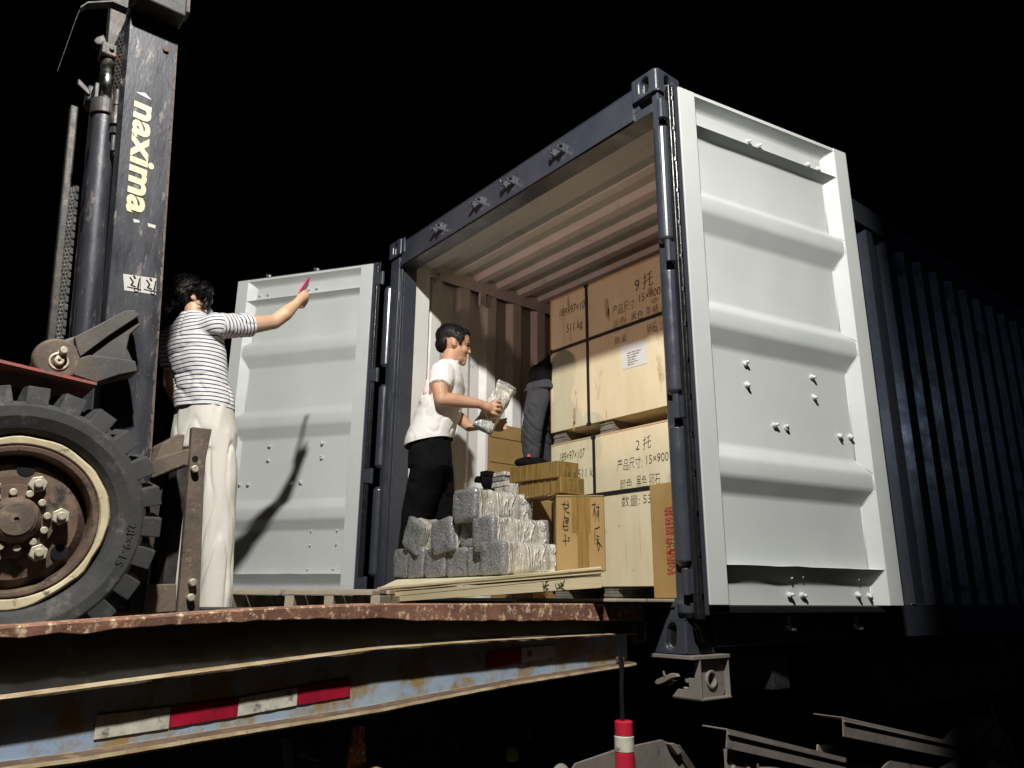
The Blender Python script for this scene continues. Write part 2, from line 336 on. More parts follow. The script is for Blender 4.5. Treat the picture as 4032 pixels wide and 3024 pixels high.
# door-end posts: inner C post and the grooved outer post cut away at the hinges
HZ = (2.335, 1.63, .945, .262)
def post(x, sx):
    m = MB()
    m.box(*zip(*[sorted(p) for p in ((x-sx*.012, x-sx*.05), (.018, .15), (.118, H-.118))]))
    m.box(*zip(*[sorted(p) for p in ((x-sx*.05, x-sx*.075), (.045, .15), (.118, H-.118))]))
    return m
obj('corner_post', post(0, 1), 'navy', ct, bevel=.006)
pl = MB(); pl.box((-W+.012, .018, .125), (-W+.125, .06, H-.118)); pl.box((-W+.10, .06, .125), (-W+.150, .15, H-.118)); pl.box((-W+.125, .03, .125), (-W+.150, .06, H-.118))
obj('corner_post', pl, 'navy', ct, bevel=.006)
for yy in (LEN-.1,):
    for x in (-.08, -W+.0): obj('corner_post', MB().box((x, yy, .12), (x+.08, LEN, H-.118)), 'navy', ct, bevel=.006)
for sx, x in ((1, 0), (-1, -W)):
    m = MB(); m.add([(x-sx*a, b, c) for a, b, c in ((.002, .004, .126), (.118, .004, .126), (.118, .09, .126), (.002, .09, .126), (.004, .010, .215), (.052, .010, .205), (.052, .06, .205), (.004, .06, .215))], [(0,3,2,1),(4,5,6,7),(0,1,5,4),(1,2,6,5),(2,3,7,6),(3,0,4,7)]); m.box(*zip(*[sorted(q_) for q_ in ((x+sx*.001, x-sx*.123), (-.001, .095), (.121, .128))])); obj('post_foot', m, 'navy', ct, bevel=.004)
# rounded outer post segments between the hinges
def seg_post(x, sx):
    zs = [.125, HZ[3]-.055, HZ[3]+.055, HZ[2]-.055, HZ[2]+.055, HZ[1]-.055, HZ[1]+.055, HZ[0]-.05]
    for i in range(0, 8, 2):
        z0, z1 = zs[i]+.004, zs[i+1]-.004
        m = MB(); n = 12; R_ = .036
        ringp = [(x-sx*.006+R_*cos(a)*sx, .022+R_*sin(a)) for a in [pi*1.05+ (pi*.95)*k/n for k in range(n+1)]] if sx > 0 else [(x+.006-R_*cos(a), .022+R_*sin(a)) for a in [pi*1.05+(pi*.95)*k/n for k in range(n+1)]]
        lv = [(z0, .55), (z0+.02, 1), (z1-.02, 1), (z1, .55)]
        vs = [(x-sx*.006+(px-(x-sx*.006))*k, .022+(py-.022)*k, z) for z, k in lv for px, py in ringp]; q = n+1
        fs = [(j*q+i2, j*q+i2+1, (j+1)*q+i2+1, (j+1)*q+i2) for j in range(3) for i2 in range(n)]+[tuple(range(q))[::-1], tuple(range(3*q, 4*q))]
        m.add(vs, fs)
        obj('post_bar', m, 'navy', ct, smooth=False, bevel=.004)
seg_post(-.0, 1); seg_post(-W, -1)
# header: front plate, deep soffit, rain lip
hd = MB(); hd.box((-W+.162, .012, 2.392), (-.162, .022, 2.553)); hd.box((-W+.10, .022, 2.385), (-.05, .130, 2.43)); hd.box((-W+.13, .022, 2.43), (-.13, .06, 2.550)); hd.box((-W+.162, .008, 2.386), (-.17, .013, 2.394))
obj('door_header', hd, 'navy', ct, bevel=.003)
obj('rain_lip', MB().box((-W+.14, .030, 2.572), (-.14, .055, 2.577)), 'navy', ct)
obj('header_gusset', MB().box((-W+.162, .004, 2.475), (-W+.20, .018, 2.585)), 'navy', ct, bevel=.003)
# cam keepers on the header
for kx in (-.66, -1.075, -1.375, -1.80):
    k = MB()
    y0 = .012
    k.prism([(0, 0), (0, -.055), (.018, -.060), (.045, -.028), (.052, 0)], lambda p, q, t: (kx+.02+t*1.0, y0+q, 2.455+p), 0, .008)
    k.prism([(0, 0), (0, -.052), (.02, -.060), (.04, -.02), (.045, 0)], lambda p, q, t: (kx-.045+t, y0+q, 2.458+p), 0, .008)
    k.box((kx-.045, y0-.018, 2.452), (kx+.028, y0, 2.462)); k.cyl((kx-.055, y0-.046, 2.476), (kx-.02, y0-.046, 2.476), .006, n=8)
    k.prism([(.0, .0), (.045, .012), (.04, .03), (0, .028)], lambda p, q, t: (kx+.02+p*.5, y0-.03-t, 2.462+q), 0, .02)
    if kx > -1.2: k.cyl((kx-.05, y0-.046, 2.476), (kx-.05, y0-.046, 2.500), .006, n=8)
    obj('cam_keeper', k, 'navy', ct, bevel=.002)
# sill
sl = MB(); sl.box((-W+.162, .02, .02), (-.162, .12, .165)); sl.box((-W+.08, .0, .165), (-.05, .14, .186))
obj('door_sill', sl, 'steel', ct, bevel=.004)
for kx in (-.6, -1.05, -1.4, -1.85):
    k = MB(); k.box((kx-.03, -.035, .06), (kx+.03, .02, .075)); k.box((kx-.03, -.035, .03), (kx-.02, .02, .075)); obj('cam_keeper', k, 'steel', ct, bevel=.002)
# corrugated side walls (outer and inner skin), roof and front wall
def corr_side(x, sx):
    m = MB(); p = .25; y = .15; prof = []
    base = .30-.25
    pts = [(.15, .012)]
    y = .30
    while y < LEN-.2:
        pts += [(y, .012), (y+.045, .048), (y+.125, .048), (y+.17, .012)]; y += p
    pts += [(LEN-.08, .012)]
    for k, (dx, mi) in enumerate(((0, 0), (.0018, 1))):
        vs = [(x-sx*(d+dx), yy, z) for z in (.17, 2.44) for yy, d in pts]; n = len(pts)
        m.add(vs, [(i, i+1, n+i+1, n+i) for i in range(n-1)], mi)
    return m
obj('side_wall', corr_side(0, 1), ['navy', 'cream'], ct); obj('side_wall', corr_side(-W, -1), ['navy', 'cream'], ct)
for x, sx in ((0, 1), (-W, -1)):
    xs = sorted((x, x-sx*.05))
    obj('top_rail', MB().box((xs[0], .178, 2.42), (xs[1], LEN-.178, H-.022)), 'navy', ct, bevel=.004)
    xi = sorted((x-sx*.05, x-sx*.062)); obj('inner_top_rail', MB().box((xi[0], .15, 2.425), (xi[1], LEN-.178, 2.535)), 'cream', ct, bevel=.003)
    obj('bottom_rail', MB().box((xs[0], .178, .02), (xs[1], LEN-.178, .182)), 'navy', ct, bevel=.004)
    ws = MB()
    y = .40
    while y < LEN-.3:
        ws.ell((x-sx*-.001, y+.02, .184), (.004, .035, .004), nu=8, nv=5); y += .25
    obj('weld_bead', ws, 'galv', ct, smooth=True)
rf = MB(); pts = [(.05, 2.505), (.27, 2.505), (.275, 2.512)]; y = .37
while y < LEN-.25: pts += [(y, 2.500), (y+.022, 2.536), (y+.115, 2.536), (y+.145, 2.500)]; y += .209
pts += [(LEN-.02, 2.512)]
n = len(pts)
for dz, mi in ((0, 1), (.002, 0)):
    rf.add([(xx, yy, z+dz) for xx in (-W+.05, -.05) for yy, z in pts], [(i, i+1, n+i+1, n+i) for i in range(n-1)], mi)
obj('roof', rf, ['navy', 'cream'], ct)
obj('roof_edge_plate', MB().box((-W+.06, .130, 2.462), (-.06, .30, 2.490)), 'cream', ct, bevel=.003)
obj('front_wall', MB().box((-W+.05, LEN-.03, .12), (-.05, LEN, H-.02)), ['cream'], ct)
obj('container_floor', MB().box((-W+.05, .12, .14), (-.05, LEN-.03, .178)), 'gwood', ct)
ins = MB(); ins.box((-W+.125, .15, .18), (-W+.131, .27, 2.44)); obj('inner_post_lining', ins, 'cream', ct)
xf = MB(); y = .5
while y < LEN-.3: xf.box((-W+.06, y, .01), (-.06, y+.05, .135)); y += .38
obj('cross_members', xf, 'black', ct)
vt = MB(); vt.prism([(0, 0), (0, .105), (.012, .115), (.048, .115), (.06, .105), (.06, 0)], lambda p, q, t: (-2.388+t, .755+p, 2.315+q), 0, .02)
vm = obj('ventilator', vt, 'cream', ct, bevel=.004)
vd = MB()
for i in range(3):
    for j in range(4): vd.cyl((-2.3675, .770+i*.015, 2.335+j*.017), (-2.3665, .770+i*.015, 2.335+j*.017), .0042, n=8)
obj('vent_hole', vd, 'rubber', vm)
for yy in (.375, ):
    t = MB(); pts_ = [(-2.372+.034*sin(a), yy+.012*cos(a)+.03*0, 2.44+.032*cos(a)-.01) for a in [2*pi*i/14 for i in range(15)]]; t.tube(pts_, .006, 8); t.cyl((-2.372, yy, 2.455), (-2.36, yy+.05, 2.455), .006); obj('lashing_ring', t, 'cream', ct, smooth=True)
obj('lashing_bar', MB().cyl((-2.37, .13, 2.275), (-2.37, .20, 2.275), .007), 'cream', ct)

# doors: profile of the inner face in height (z, depth below the stile face)
aR, aL = rad(90-11.07), rad(90+123.527)
PROF = [(.178, .05), (.262, .05), (.330, .003), (.334, .05), (.610, .05), (.682, .006), (.757, .006), (.818, .05), (1.240, .05), (1.322, .006),
        (1.397, .006), (1.448, .05), (1.771, .05), (1.858, .006), (1.930, .006), (1.976, .05), (2.255, .05), (2.288, .003), (2.294, .05), (2.402, .05), (2.440, .003), (2.457, .003)]
def soften(pr, w_=.013):
    out = [pr[0]]
    for (z0, d0), (z1, d1), (z2, d2) in zip(pr, pr[1:], pr[2:]):
        la, lb = z1-z0, z2-z1
        if min(la, lb) < .02: out.append((z1, d1)); continue
        a, b = min(w_, la*.3), min(w_, lb*.3); p = (z1-a, d1+(d0-d1)*a/la); q = (z1+b, d1+(d2-d1)*b/lb)
        out += [p, ((p[0]+q[0]+2*z1)/4, (p[1]+q[1]+2*d1)/4), q]
    return out+[pr[-1]]
BOLTS = [(.545,2.345,.8),(.614,2.343,.8),(.955,2.341,.8),(1.028,2.340,.8),(.543,2.304,.6),(.621,2.306,.6),(.959,2.304,.6),(1.031,2.302,.6),(.404,1.192,1),(.403,1.093,1),(.818,1.19,1),(.818,1.091,1),(.548,.93,1),(.619,.929,1),(.961,.928,1),(1.032,.930,1),
         (.548,.219,1),(.621,.217,1),(.961,.222,1),(1.036,.22,1),(.552,.288,.7),(.619,.289,.7),(.965,.291,.7),(1.043,.292,.7)]
BOLTSL = BOLTS[:18]+[(.97,.225,1),(1.04,.225,1),(.247,.604,.6),(.439,.604,.6),(.246,.516,.6),(.439,.513,.6),(.444,.361,.5),(.254,.362,.5)]
def make_door(name_label, s, hinge, rz, bolts, off):
    """s = side (local Y) of the white inner face; off = distance of its stile face from the hinge line"""
    d = bpy.data.objects.new('door', None); C.objects.link(d); d.parent = ct; d.location = V(hinge)-V(ct['_o']); d.rotation_euler = (0, 0, rz); d['label'] = name_label
    F = lambda x, dep, z: (x, s*(off-dep), z)
    SP = soften(PROF); m = MB(); n = len(SP)
    fz = lambda z: z
    def xr(dep): return 1.052+.056*(.05-dep)/.047
    vs = [F(.172, dd, z) for z, dd in PROF]+[F(xr(dd), dd, z) for z, dd in PROF]
    rows = 24
    pts = []; 
    for z, dd in SP:
        for k in range(rows+1):
            x = .172+(xr(dd)-.172)*k/rows
            wob = .0035*noise.noise(V((x*5, z*3, s*2.0)))
            pts.append(F(x, dd+(wob if dd > .04 else 0), z+(.004*noise.noise(V((x*8, 1, 4))) if .32 < z < .34 else 0)))
    m.add(pts, [(j*(rows+1)+k, j*(rows+1)+k+1, (j+1)*(rows+1)+k+1, (j+1)*(rows+1)+k) for j in range(n-1) for k in range(rows)])
    dp = obj('door_panel', m, 'white', d, local=True, smooth=True); sm_ = dp.modifiers.new('s', 'EDGE_SPLIT'); sm_.split_angle = rad(38)
    st = MB()
    z0, z1 = .178, 2.457
    st.box(*zip(*[sorted(p) for p in ((.078, .172), (s*off, s*(off-.05)), (z0, z1))]))
    obj('door_stile', st, 'white', d, local=True, bevel=.002)
    st = MB(); st.prism([(1.108, 0), (1.199, 0), (1.199, .05), (1.052, .05)], lambda p, q, t: F(p, q, t), z0, z1)
    obj('door_stile', st, 'white', d, local=True, bevel=.002)
    wd = MB(); pp = [F(xr(dd)+.001, dd-.001, z) for z, dd in PROF]
    wd.tube(pp, .0028, 6); obj('weld_bead', wd, 'white', d, local=True, smooth=True)
    sk = MB(); sk.box(*zip(*[sorted(p) for p in ((.045, 1.215), (s*(off-.055), s*(off-.062)), (.135, 2.49))])); obj('outer_skin', sk, 'navy', d, local=True)
    ed = MB(); ed.box(*zip(*[sorted(p) for p in ((.045, .076), (s*(off-.004), s*(off-.054)), (.14, 2.46))])); obj('door_edge', ed, 'navy', d, local=True, bevel=.003)
    bo = MB()
    # rubber gasket round the leaf, with the bright retaining strip
    gk = MB(); ys = lambda a, b: sorted((s*(off-a), s*(off-b)))
    gk.box((.018, ys(.0, .02)[0], .125), (.052, ys(.0, .02)[1], 2.45)); gk.box((.028, ys(.02, .04)[0], .125), (.052, ys(.02, .04)[1], 2.45))
    gk.box((.04, ys(.04, .05)[0], 2.458), (1.215, ys(.04, .05)[1], 2.482)); gk.box((.04, ys(.03, .05)[0], .148), (1.215, ys(.03, .05)[1], .176)); gk.box((1.2, ys(.03, .05)[0], .148), (1.216, ys(.03, .05)[1], 2.482))
    obj('gasket', gk, 'rubber', d, local=True, bevel=.005, seg=3)
    rs = MB(); ya = ys(-.0022, .0)
    rs.box((.038, ya[0], .15), (.0405, ya[1], 2.44))
    if s < 0:
        for k in range(15): z = .2+k*.155; rs.box((.034, ys(-.004, 0)[0], z), (.045, ys(-.004, 0)[1], z+.018))
    obj('retaining_strip', rs, 'chrome', d, local=True)
    # hinges
    for hz in HZ:
        hb = MB(); yh = sorted((s*(off-.035), s*(off+.0))); hb.cyl((0, 0, hz-.05), (0, 0, hz+.05), .014, n=14)
        hb.box((0, min(0, s*.012), hz-.045), (.05, max(0, s*.012), hz+.045)); obj('hinge', hb, 'navy', d, local=True, bevel=.003)
    # mastic-capped bolts
    b0 = None
    for i, (x, z, sc) in enumerate(bolts):
        dep = .05
        if z < .3 and z > .26: dep = .046
        if 2.25 < z < 2.3: dep = .03
        if b0 is None:
            b = MB(); b.ell((0, 0, 0), (.012, .014, .012), nu=10, nv=6); b.ell((.003, s*.012, .003), (.008, .010, .008), nu=8, nv=6); b.ell((-.004, s*.004, -.003), (.011, .007, .011), nu=8, nv=6)
            b0 = obj('bolt', b, 'white', d, local=True, smooth=True); bb = b0
        else: bb = b0.copy(); C.objects.link(bb); bb.parent = d
        bb.location = F(x, dep-.004, z); bb.rotation_euler = (random.uniform(-.5, .5), random.uniform(0, 6), 0); bb.scale = (sc, sc, sc)
    # locking rods on the outside face, cams standing proud of both ends
    for x in (.585, .995):
        r = MB(); y = s*(off-.062-.028); r.cyl((x, y, .10), (x, y, 2.512), .0145, n=14)
        for z, q in ((.09, -1), (2.51, 1)): r.prism([(-.03, 0), (.02, 0), (.026, .028), (-.012, .022)], lambda p, qq, t: (x+p, y+t, z+q*(qq-.01)), -.012, .012); 
        for z in (.09, 2.505): r.box((x-.012, y-.02, z-.012), (x+.012, y+.02, z+.012))
        lk = obj('locking_rod', r, 'galv', d, local=True, bevel=.002)
        bk = MB()
        for z in (.45, 1.1, 1.55, 2.1): bk.box((x-.035, min(y-s*.016, s*(off-.062)), z-.03), (x+.035, max(y-s*.016, s*(off-.062)), z+.03))
        obj('rod_bracket', bk, 'navy', lk, local=True, bevel=.003)
    return d
make_door('door swung back almost flat along the container side', -1, (.03, -.02, 0), aR, BOLTS, .0385)
make_door('door swung wide open behind the woman', 1, (-2.468, -.02, .012), aL, BOLTSL, .004)

# ------------------------------------------------------------------ plywood crates
def crate(z0, z1, label, lines, strap_h, paper=False, stains=None):
    x0, x1, y0, y1 = -1.85, -.06, 1.0, 2.02
    t = thing('plywood_crate', label, 'crate', ((x0+x1)/2, (y0+y1)/2, z0-.078), group='strapped plywood crates')
    m = MB(); m.box((x0, y0, z0), (x0+.432, y1, z1)) if False else m.box((x0+.004, y0, z0), (x1, y1, z1-.008)); obj('panel', m, 'ply', t, bevel=.003)
    e = MB(); e.box((x0, y0-.002, z1-.0078), (x1, y1, z1+.003)); e.box((x0-.002, y0-.002, z0), (x0+.0035, y1, z1-.0081)); obj('edge_board', e, 'plyend', t, bevel=.001)
    for fx in (x0+.005, x0+.44, x0+.99, x1-.12):
        f = MB()
        for k in range(4): a = random.uniform(0, .012); f.box((fx+random.uniform(0, .008), y0+.012+a, z0-.078+k*.0192), (fx+.112+random.uniform(0, .012), y1-.02, z0-.078+k*.0192+.0180))
        obj('foot_block', f, 'gwood', t, bevel=.002)
    s = MB(); sx = x0+.365 if z0 > 1 else x0+.402
    s.box((sx-.011, y0-.0045, z0-.006), (sx+.013, y0-.0022, z1+.006)); s.box((sx-.011, y0-.005, z1+.0035), (sx+.013, y1, z1+.006))
    for zz in (z0-.004, z1-.006): s.box((sx-.018, y0-.008, zz-.008), (sx+.02, y0-.002, zz+.014))
    obj('strap', s, 'strap', t)
    s = MB(); s.box((x0-.005, y0-.007, strap_h-.011), (x1, y0-.0047, strap_h+.011)); s.box((x0-.006, y0-.007, strap_h-.011), (x0-.003, y1, strap_h+.011)); s.box((x0-.008, y0-.011, strap_h-.017), (x0+.02, y0-.003, strap_h+.017)); obj('strap', s, 'strap', t)
    st = MB()
    for cx, cz, w_, h_ in (stains or []):
        n_ = 18; st.add([(cx+w_*cos(2*pi*i/n_)*(1+.45*noise.noise(V((i*.9, cx*9, cz*7)))), y0-.0008, cz+h_*sin(2*pi*i/n_)*(1+.35*noise.noise(V((i*1.3, cz*9, cx))))) for i in range(n_)], [tuple(range(n_))])
    if stains: obj('stains', st, 'stain', t)
    for body, size, x, z, fit, thin, sh in lines:
        if any(ord(ch_) > 0x2000 for ch_ in body): thin = 0
        wr = MB(); put(wr, body, size, (x, y0-.0012, z), (1, 0, .0), (0, 0, 1), thin, sh, jit=.006, fit=fit, pen=.0010 if thin == 0 else .0008); obj('handwriting', wr, 'ink', t)
    if paper:
        p_ = MB(); p_.add([(-1.186, y0-.0022, 1.742), (-.975, y0-.0022, 1.722), (-.976, y0-.0022, 1.576), (-1.18, y0-.0022, 1.582)], [(0, 1, 2, 3)]); sh = obj('paper_label', p_, 'paper', t)
        q = MB()
        for i, tx in enumerate(('Name: WPC Decking', 'Size: 15x900x2200', 'Design: Pebble', 'Color: Black', 'Quantity: 53 pcs', 'Pallet No. 9')): put(q, tx, .0125, (-1.135, y0-.0034, 1.674-i*.0155), (1, 0, -.02), (0, 0, 1), -.0002)
        obj('printing', q, 'ink', sh)
    return t
T_ = -.0055
crate(1.285, 2.25, 'upper plywood crate marked 9 with a white paper label, resting on another crate',
      [('189×97×10', .085, -1.765, 2.095, .262, -.0011, .15), ('511 kg', .085, -1.69, 1.965, .165, -.0011, .12), ('9 托', .11, -1.06, 2.07, .155, -.0012, .1),
       ('产品尺寸:', .075, -1.255, 1.965, .205, -.0010, .1), ('15×900', .075, -1.035, 1.985, .185, -.0012, .1), ('颜色:', .062, -1.25, 1.88, .12, -.0010, .08), ('黑色 条桶', .064, -1.10, 1.882, .225, -.0010, .1),
       ('卵石', .072, -.97, 1.765, .08, -.0010, .05), ('数量:', .060, -1.245, 1.765, .12, -.0010, .08)], 1.86, True, [(-1.665, 2.19, .009, .045), (-1.658, 2.14, .006, .05), (-1.712, 2.02, .002, .16), (-1.645, 1.93, .004, .06), (-1.30, 2.03, .020, .07), (-1.285, 1.98, .010, .05), (-.93, 2.03, .022, .03), (-.90, 1.96, .03, .018), (-1.62, 1.36, .014, .06), (-1.628, 1.30, .010, .035), (-1.605, 1.52, .007, .018), (-1.475, 1.72, .006, .05), (-1.33, 1.32, .004, .03), (-1.14, 1.93, .002, .12), (-1.60, 1.44, .003, .05)])
crate(.27, 1.20, 'lower plywood crate marked 2, carrying the other crate',
      [('189×97×107', .085, -1.775, 1.075, .245, -.0013, .1), ('511 kg', .085, -1.60, .945, .165, -.0011, .1), ('2 托', .085, -1.10, 1.06, .125, -.0012, .1), ('产品尺寸:', .078, -1.255, .955, .205, -.0010, .1), ('15×900×', .075, -1.03, .965, .21, -.0012, .05),
       ('颜色', .075, -1.235, .835, .10, -.0010, .05), ('黑色 卵石', .078, -1.105, .84, .185, -.0010, .05), ('数量: 53', .072, -1.23, .735, .235, -.0010, .05)], .824, False, [(-1.60, 1.02, .003, .06), (-1.20, .45, .002, .10), (-1.09, .55, .002, .12), (-.99, .62, .003, .05), (-1.70, .97, .004, .02), (-1.15, .36, .005, .006), (-1.0, .40, .005, .005), (-1.25, .62, .006, .008), (-.93, .98, .006, .012)])
# ------------------------------------------------------------------ flatbed trailer in the foreground
TB = V((-.14, -.10, 0)); TT = V((-.07545, .99715, 0)); TN = V((.99715, .07545, 0)); DECK = .026
def TR(s, o, z): return TB-TT*s+TN*o+V((0, 0, z))
def interp(x, pts):
    for (a, p), (b, q) in zip(pts, pts[1:]):
        if x <= b: return p+(q-p)*max(0, (x-a)/(b-a))
    return pts[-1][1]
tr = thing('flatbed_trailer', 'pale blue flatbed trailer with a rusty deck rail and red and white reflective tape', 'trailer', tuple(TR(3, -1.2, GZ)))
TOPZ = [(-.1, .181), (.8, .180), (1.2, .179), (1.55, .167), (2.1, .133), (2.6, .112), (7, .10)]
BOTZ = [(-.1, .118), (.0, .118), (1.03, .131), (1.17, .139), (1.5, .139), (1.87, .126), (1.93, .115), (1.99, .119), (2.05, .109), (2.1, .113), (2.6, .09), (7, .07)]
def strip(mb, s0, s1, n, fa, fb, mi=0):
    """sheet between two lines fa(s), fb(s) giving (o, z)"""
    vs = []; 
    for i in range(n+1):
        s = s0+(s1-s0)*i/n
        for f in (fa, fb): o, z = f(s); vs.append(TR(s, o, z))
    mb.add(vs, [(2*i, 2*i+1, 2*i+3, 2*i+2) for i in range(n)], mi)
def bar(mb, s0, s1, n, ring, mi=0):
    """bar with a cross-section ring(s) -> list of (o, z)"""
    k = len(ring(s0)); vs = []
    for i in range(n+1):
        s = s0+(s1-s0)*i/n; vs += [TR(s, o, z) for o, z in ring(s)]
    mb.add(vs, [(i*k+j, i*k+(j+1) % k, (i+1)*k+(j+1) % k, (i+1)*k+j) for i in range(n) for j in range(k)]+[tuple(range(k))[::-1], tuple(n*k+j for j in range(k))], mi)
wv = lambda s: .0035*noise.noise(V((s*9, 1, 1)))+.003*noise.noise(V((s*23, 2, 1)))
def railring(s):
    t = interp(s, TOPZ); b = interp(s, BOTZ)+wv(s); return [(-.006, b), (0, b+.002), (.0005, t-.004), (-.004, t), (-.10, t), (-.10, t-.008), (-.008, t-.010)]
m = MB(); bar(m, -.02, 6.5, 400, railring); obj('side_rail', m, 'rustedge', tr)
m = MB(); bar(m, -.02, 6.5, 40, lambda s: [(-.05, .10), (-.044, .10), (-.044, interp(s, LZ)-.0), (-.05, interp(s, LZ))]) if False else None
LZ = [(-.1, .075), (.8, .068), (1.18, .059), (1.7, .023), (2.07, -.004), (3, -.03), (7, -.06)]
m = MB(); bar(m, .02, 6.5, 80, lambda s: [(-.05, interp(s, TOPZ)-.012), (-.046, interp(s, TOPZ)-.012), (-.046, interp(s, LZ)+.004), (-.05, interp(s, LZ)+.004)]); obj('rail_web', m, 'black', tr)
m = MB(); bar(m, .02, 6.5, 160, lambda s: [(-.05, interp(s, LZ)-.006), (.002, interp(s, LZ)-.005+wv(s)), (.004, interp(s, LZ)), (-.05, interp(s, LZ)+.003)]); obj('rail_ledge', m, 'creamw', tr)
CT_ = [(-.1, -.022), (.06, -.031), (.66, -.058), (1.03, -.083), (1.17, -.094), (1.6, -.112), (1.9, -.126), (2.1, -.128), (7, -.26)]
WB = -.041
m = MB(); bar(m, .03, 6.5, 80, lambda s: [(WB-.008, interp(s, LZ)-.007), (WB, interp(s, LZ)-.007), (WB, interp(s, CT_)), (WB-.008, interp(s, CT_))]); obj('beam_web', m, 'bluew', tr)
def flr(s):
    z = interp(s, CT_); e = wv(s*1.7+5)*1.3; return [(-.12, z-.014), (.0+e, z-.016), (.004+e, z-.010), (.002+e, z-.002), (WB+.002, z+.002), (-.12, z)]
m = MB(); bar(m, .03, 6.5, 260, flr); m.m = [1 if (i % 6) == 3 and i < 260*6 else 0 for i in range(len(m.f))]; obj('beam_flange', m, ['creamw', 'rust'], tr)  # top face rust brown, darkened to cut light bounced onto the web
m = MB(); bar(m, .03, 6.5, 4, lambda s: [(-2.5, .0), (-.10, .0), (-.10, DECK-.002), (-2.5, DECK-.002)]); obj('deck_plate', m, 'steel', tr)
m = MB(); bar(m, -.02, 6.5, 20, lambda s: [(-2.6, -.1), (-2.52, -.1), (-2.52, interp(s, TOPZ)), (-2.6, interp(s, TOPZ))]); obj('side_rail', m, 'rustedge', tr)
m = MB()
for s in [.3+i*.5 for i in range(12)]: bar(m, s, s+.05, 1, lambda q: [(-2.5, -.07), (-.12, -.07), (-.12, -.004), (-2.5, -.004)])
obj('cross_members', m, 'black', tr)
for o in (-.75, -1.75):
    m = MB(); bar(m, .3, 6.4, 2, lambda s: [(o-.06, -.42), (o+.06, -.42), (o+.06, -.072), (o-.06, -.072)]); obj('main_beam', m, 'black', tr)
# reflective tape on the web
def tape(s0, s1, z0a, z1a, z0b, z1b, m_, o=WB+.0025, curl=0):
    mb = MB(); n = 12; vs = []
    for i in range(n+1):
        f = i/n; s = s0+(s1-s0)*f; zt = z1a+(z1b-z1a)*f; zb = z0a+(z0b-z0a)*f
        for j in range(4):
            k = j/3; vs.append(TR(s, o+curl*(1-k)**2*(.4+.6*abs(sin(f*9))), zb+(zt-zb)*k))
    mb.add(vs, [(i*4+j, i*4+j+1, i*4+j+5, i*4+j+4) for i in range(n) for j in range(3)]); return obj('reflective_tape', mb, m_, tr)
tape(1.876, 1.72, -.103, -.055, -.096, -.051, 'whiteref', curl=.001)
tape(1.7195, 1.558, -.0945, -.051, -.085, -.044, 'redref', curl=.0015)
tape(1.5575, 1.401, -.085, -.044, -.073, -.030, 'whiteref', curl=.0015)
tape(1.4005, 1.243, -.073, -.029, -.063, -.016, 'redref', curl=.001)
tape(.749, .5925, -.018, .031, -.009, .0395, 'redref'); wt = tape(.592, .432, -.0095, .0395, .003, .0415, 'paper')
mk = MB(); c0 = TR(.555, WB+.004, .019)
for r in (.0105, .0085):
    for i in range(24):
        a0, a1 = 2*pi*i/24, 2*pi*(i+1)/24
        mk.add([c0+TT*cos(a)*q+V((0, 0, sin(a)*q)) for a, q in ((a0, r), (a1, r), (a1, r-.0012), (a0, r-.0012))], [(0, 1, 2, 3)])
put(mk, 'ccc', .008, c0-TT*.0065+V((0, 0, -.003)), TT, (0, 0, 1)); obj('approval_mark', mk, 'ink', wt)
# end of the rail: open channel with a torn rusty lug
m = MB(); m.prism([(0, .118), (.016, .118), (.016, .168), (.034, .150), (.040, .06), (.028, .038), (.012, .045), (.018, .06), (.020, .118)], lambda p, q, t: TR(-.022-p, t, q), -.10, -.012); obj('torn_lug', m, 'rust', tr, bevel=.003)
m = MB(); m.prism([(0, .11), (.012, .11), (.006, .03), (-.004, .035)], lambda p, q, t: TR(-.024-p, t, q), -.05, -.03); obj('hanging_strip', m, 'navy', tr)
# brackets under the beam, landing legs, axles
m = MB(); m.prism([(1.150, -.150), (1.185, -.150), (1.205, -.262), (1.175, -.275), (1.14, -.262)], lambda p, q, t: TR(p, t, q), -.11, -.095); m.prism([(1.125, -.255), (1.22, -.27), (1.22, -.285), (1.12, -.275)], lambda p, q, t: TR(p, t, q), -.13, -.03); obj('rusty_bracket', m, 'rustedge', tr, bevel=.002)
m = MB(); m.prism([(1.375, -.16), (1.395, -.16), (1.372, -.26), (1.352, -.26)], lambda p, q, t: TR(p, t, q), -.12, -.10); m.prism([(1.35, -.195), (1.285, -.222), (1.29, -.230), (1.355, -.205)], lambda p, q, t: TR(p, t, q), -.12, -.10); obj('support_stay', m, 'greyp', tr, bevel=.002)
m = MB(); m.box((TR(.115, 0, 0).x-.02, TR(.115, 0, 0).y-.012, -.030), (TR(.115, 0, 0).x+.004, TR(.115, 0, 0).y+.012, -.008)); obj('weld_lump', m, 'rust', tr, bevel=.004)
for s in (4.0, 5.2):
    for o in (-.3, -2.3):
        m = MB(); c = TR(s, o, GZ+.48); m.lathe(c, TN, [(.25, -.12), (.45, -.12), (.48, -.09), (.48, .09), (.45, .12), (.25, .12)], 40); wv_ = obj('wheel', m, 'tyre', tr, smooth=True)
        m = MB(); m.lathe(c, TN, [(0, .05), (.1, .06), (.2, .03), (.25, .11), (.25, -.1)], 32); obj('rim', m, 'greyp', wv_, smooth=True)
    m = MB(); m.cyl(TR(s, -.3, GZ+.48), TR(s, -2.3, GZ+.48), .06); m.obox(TR(s, -1.25, -.66), (TT, TN, (0, 0, 1)), (.05, .56, .25)); obj('axle', m, 'black', tr)
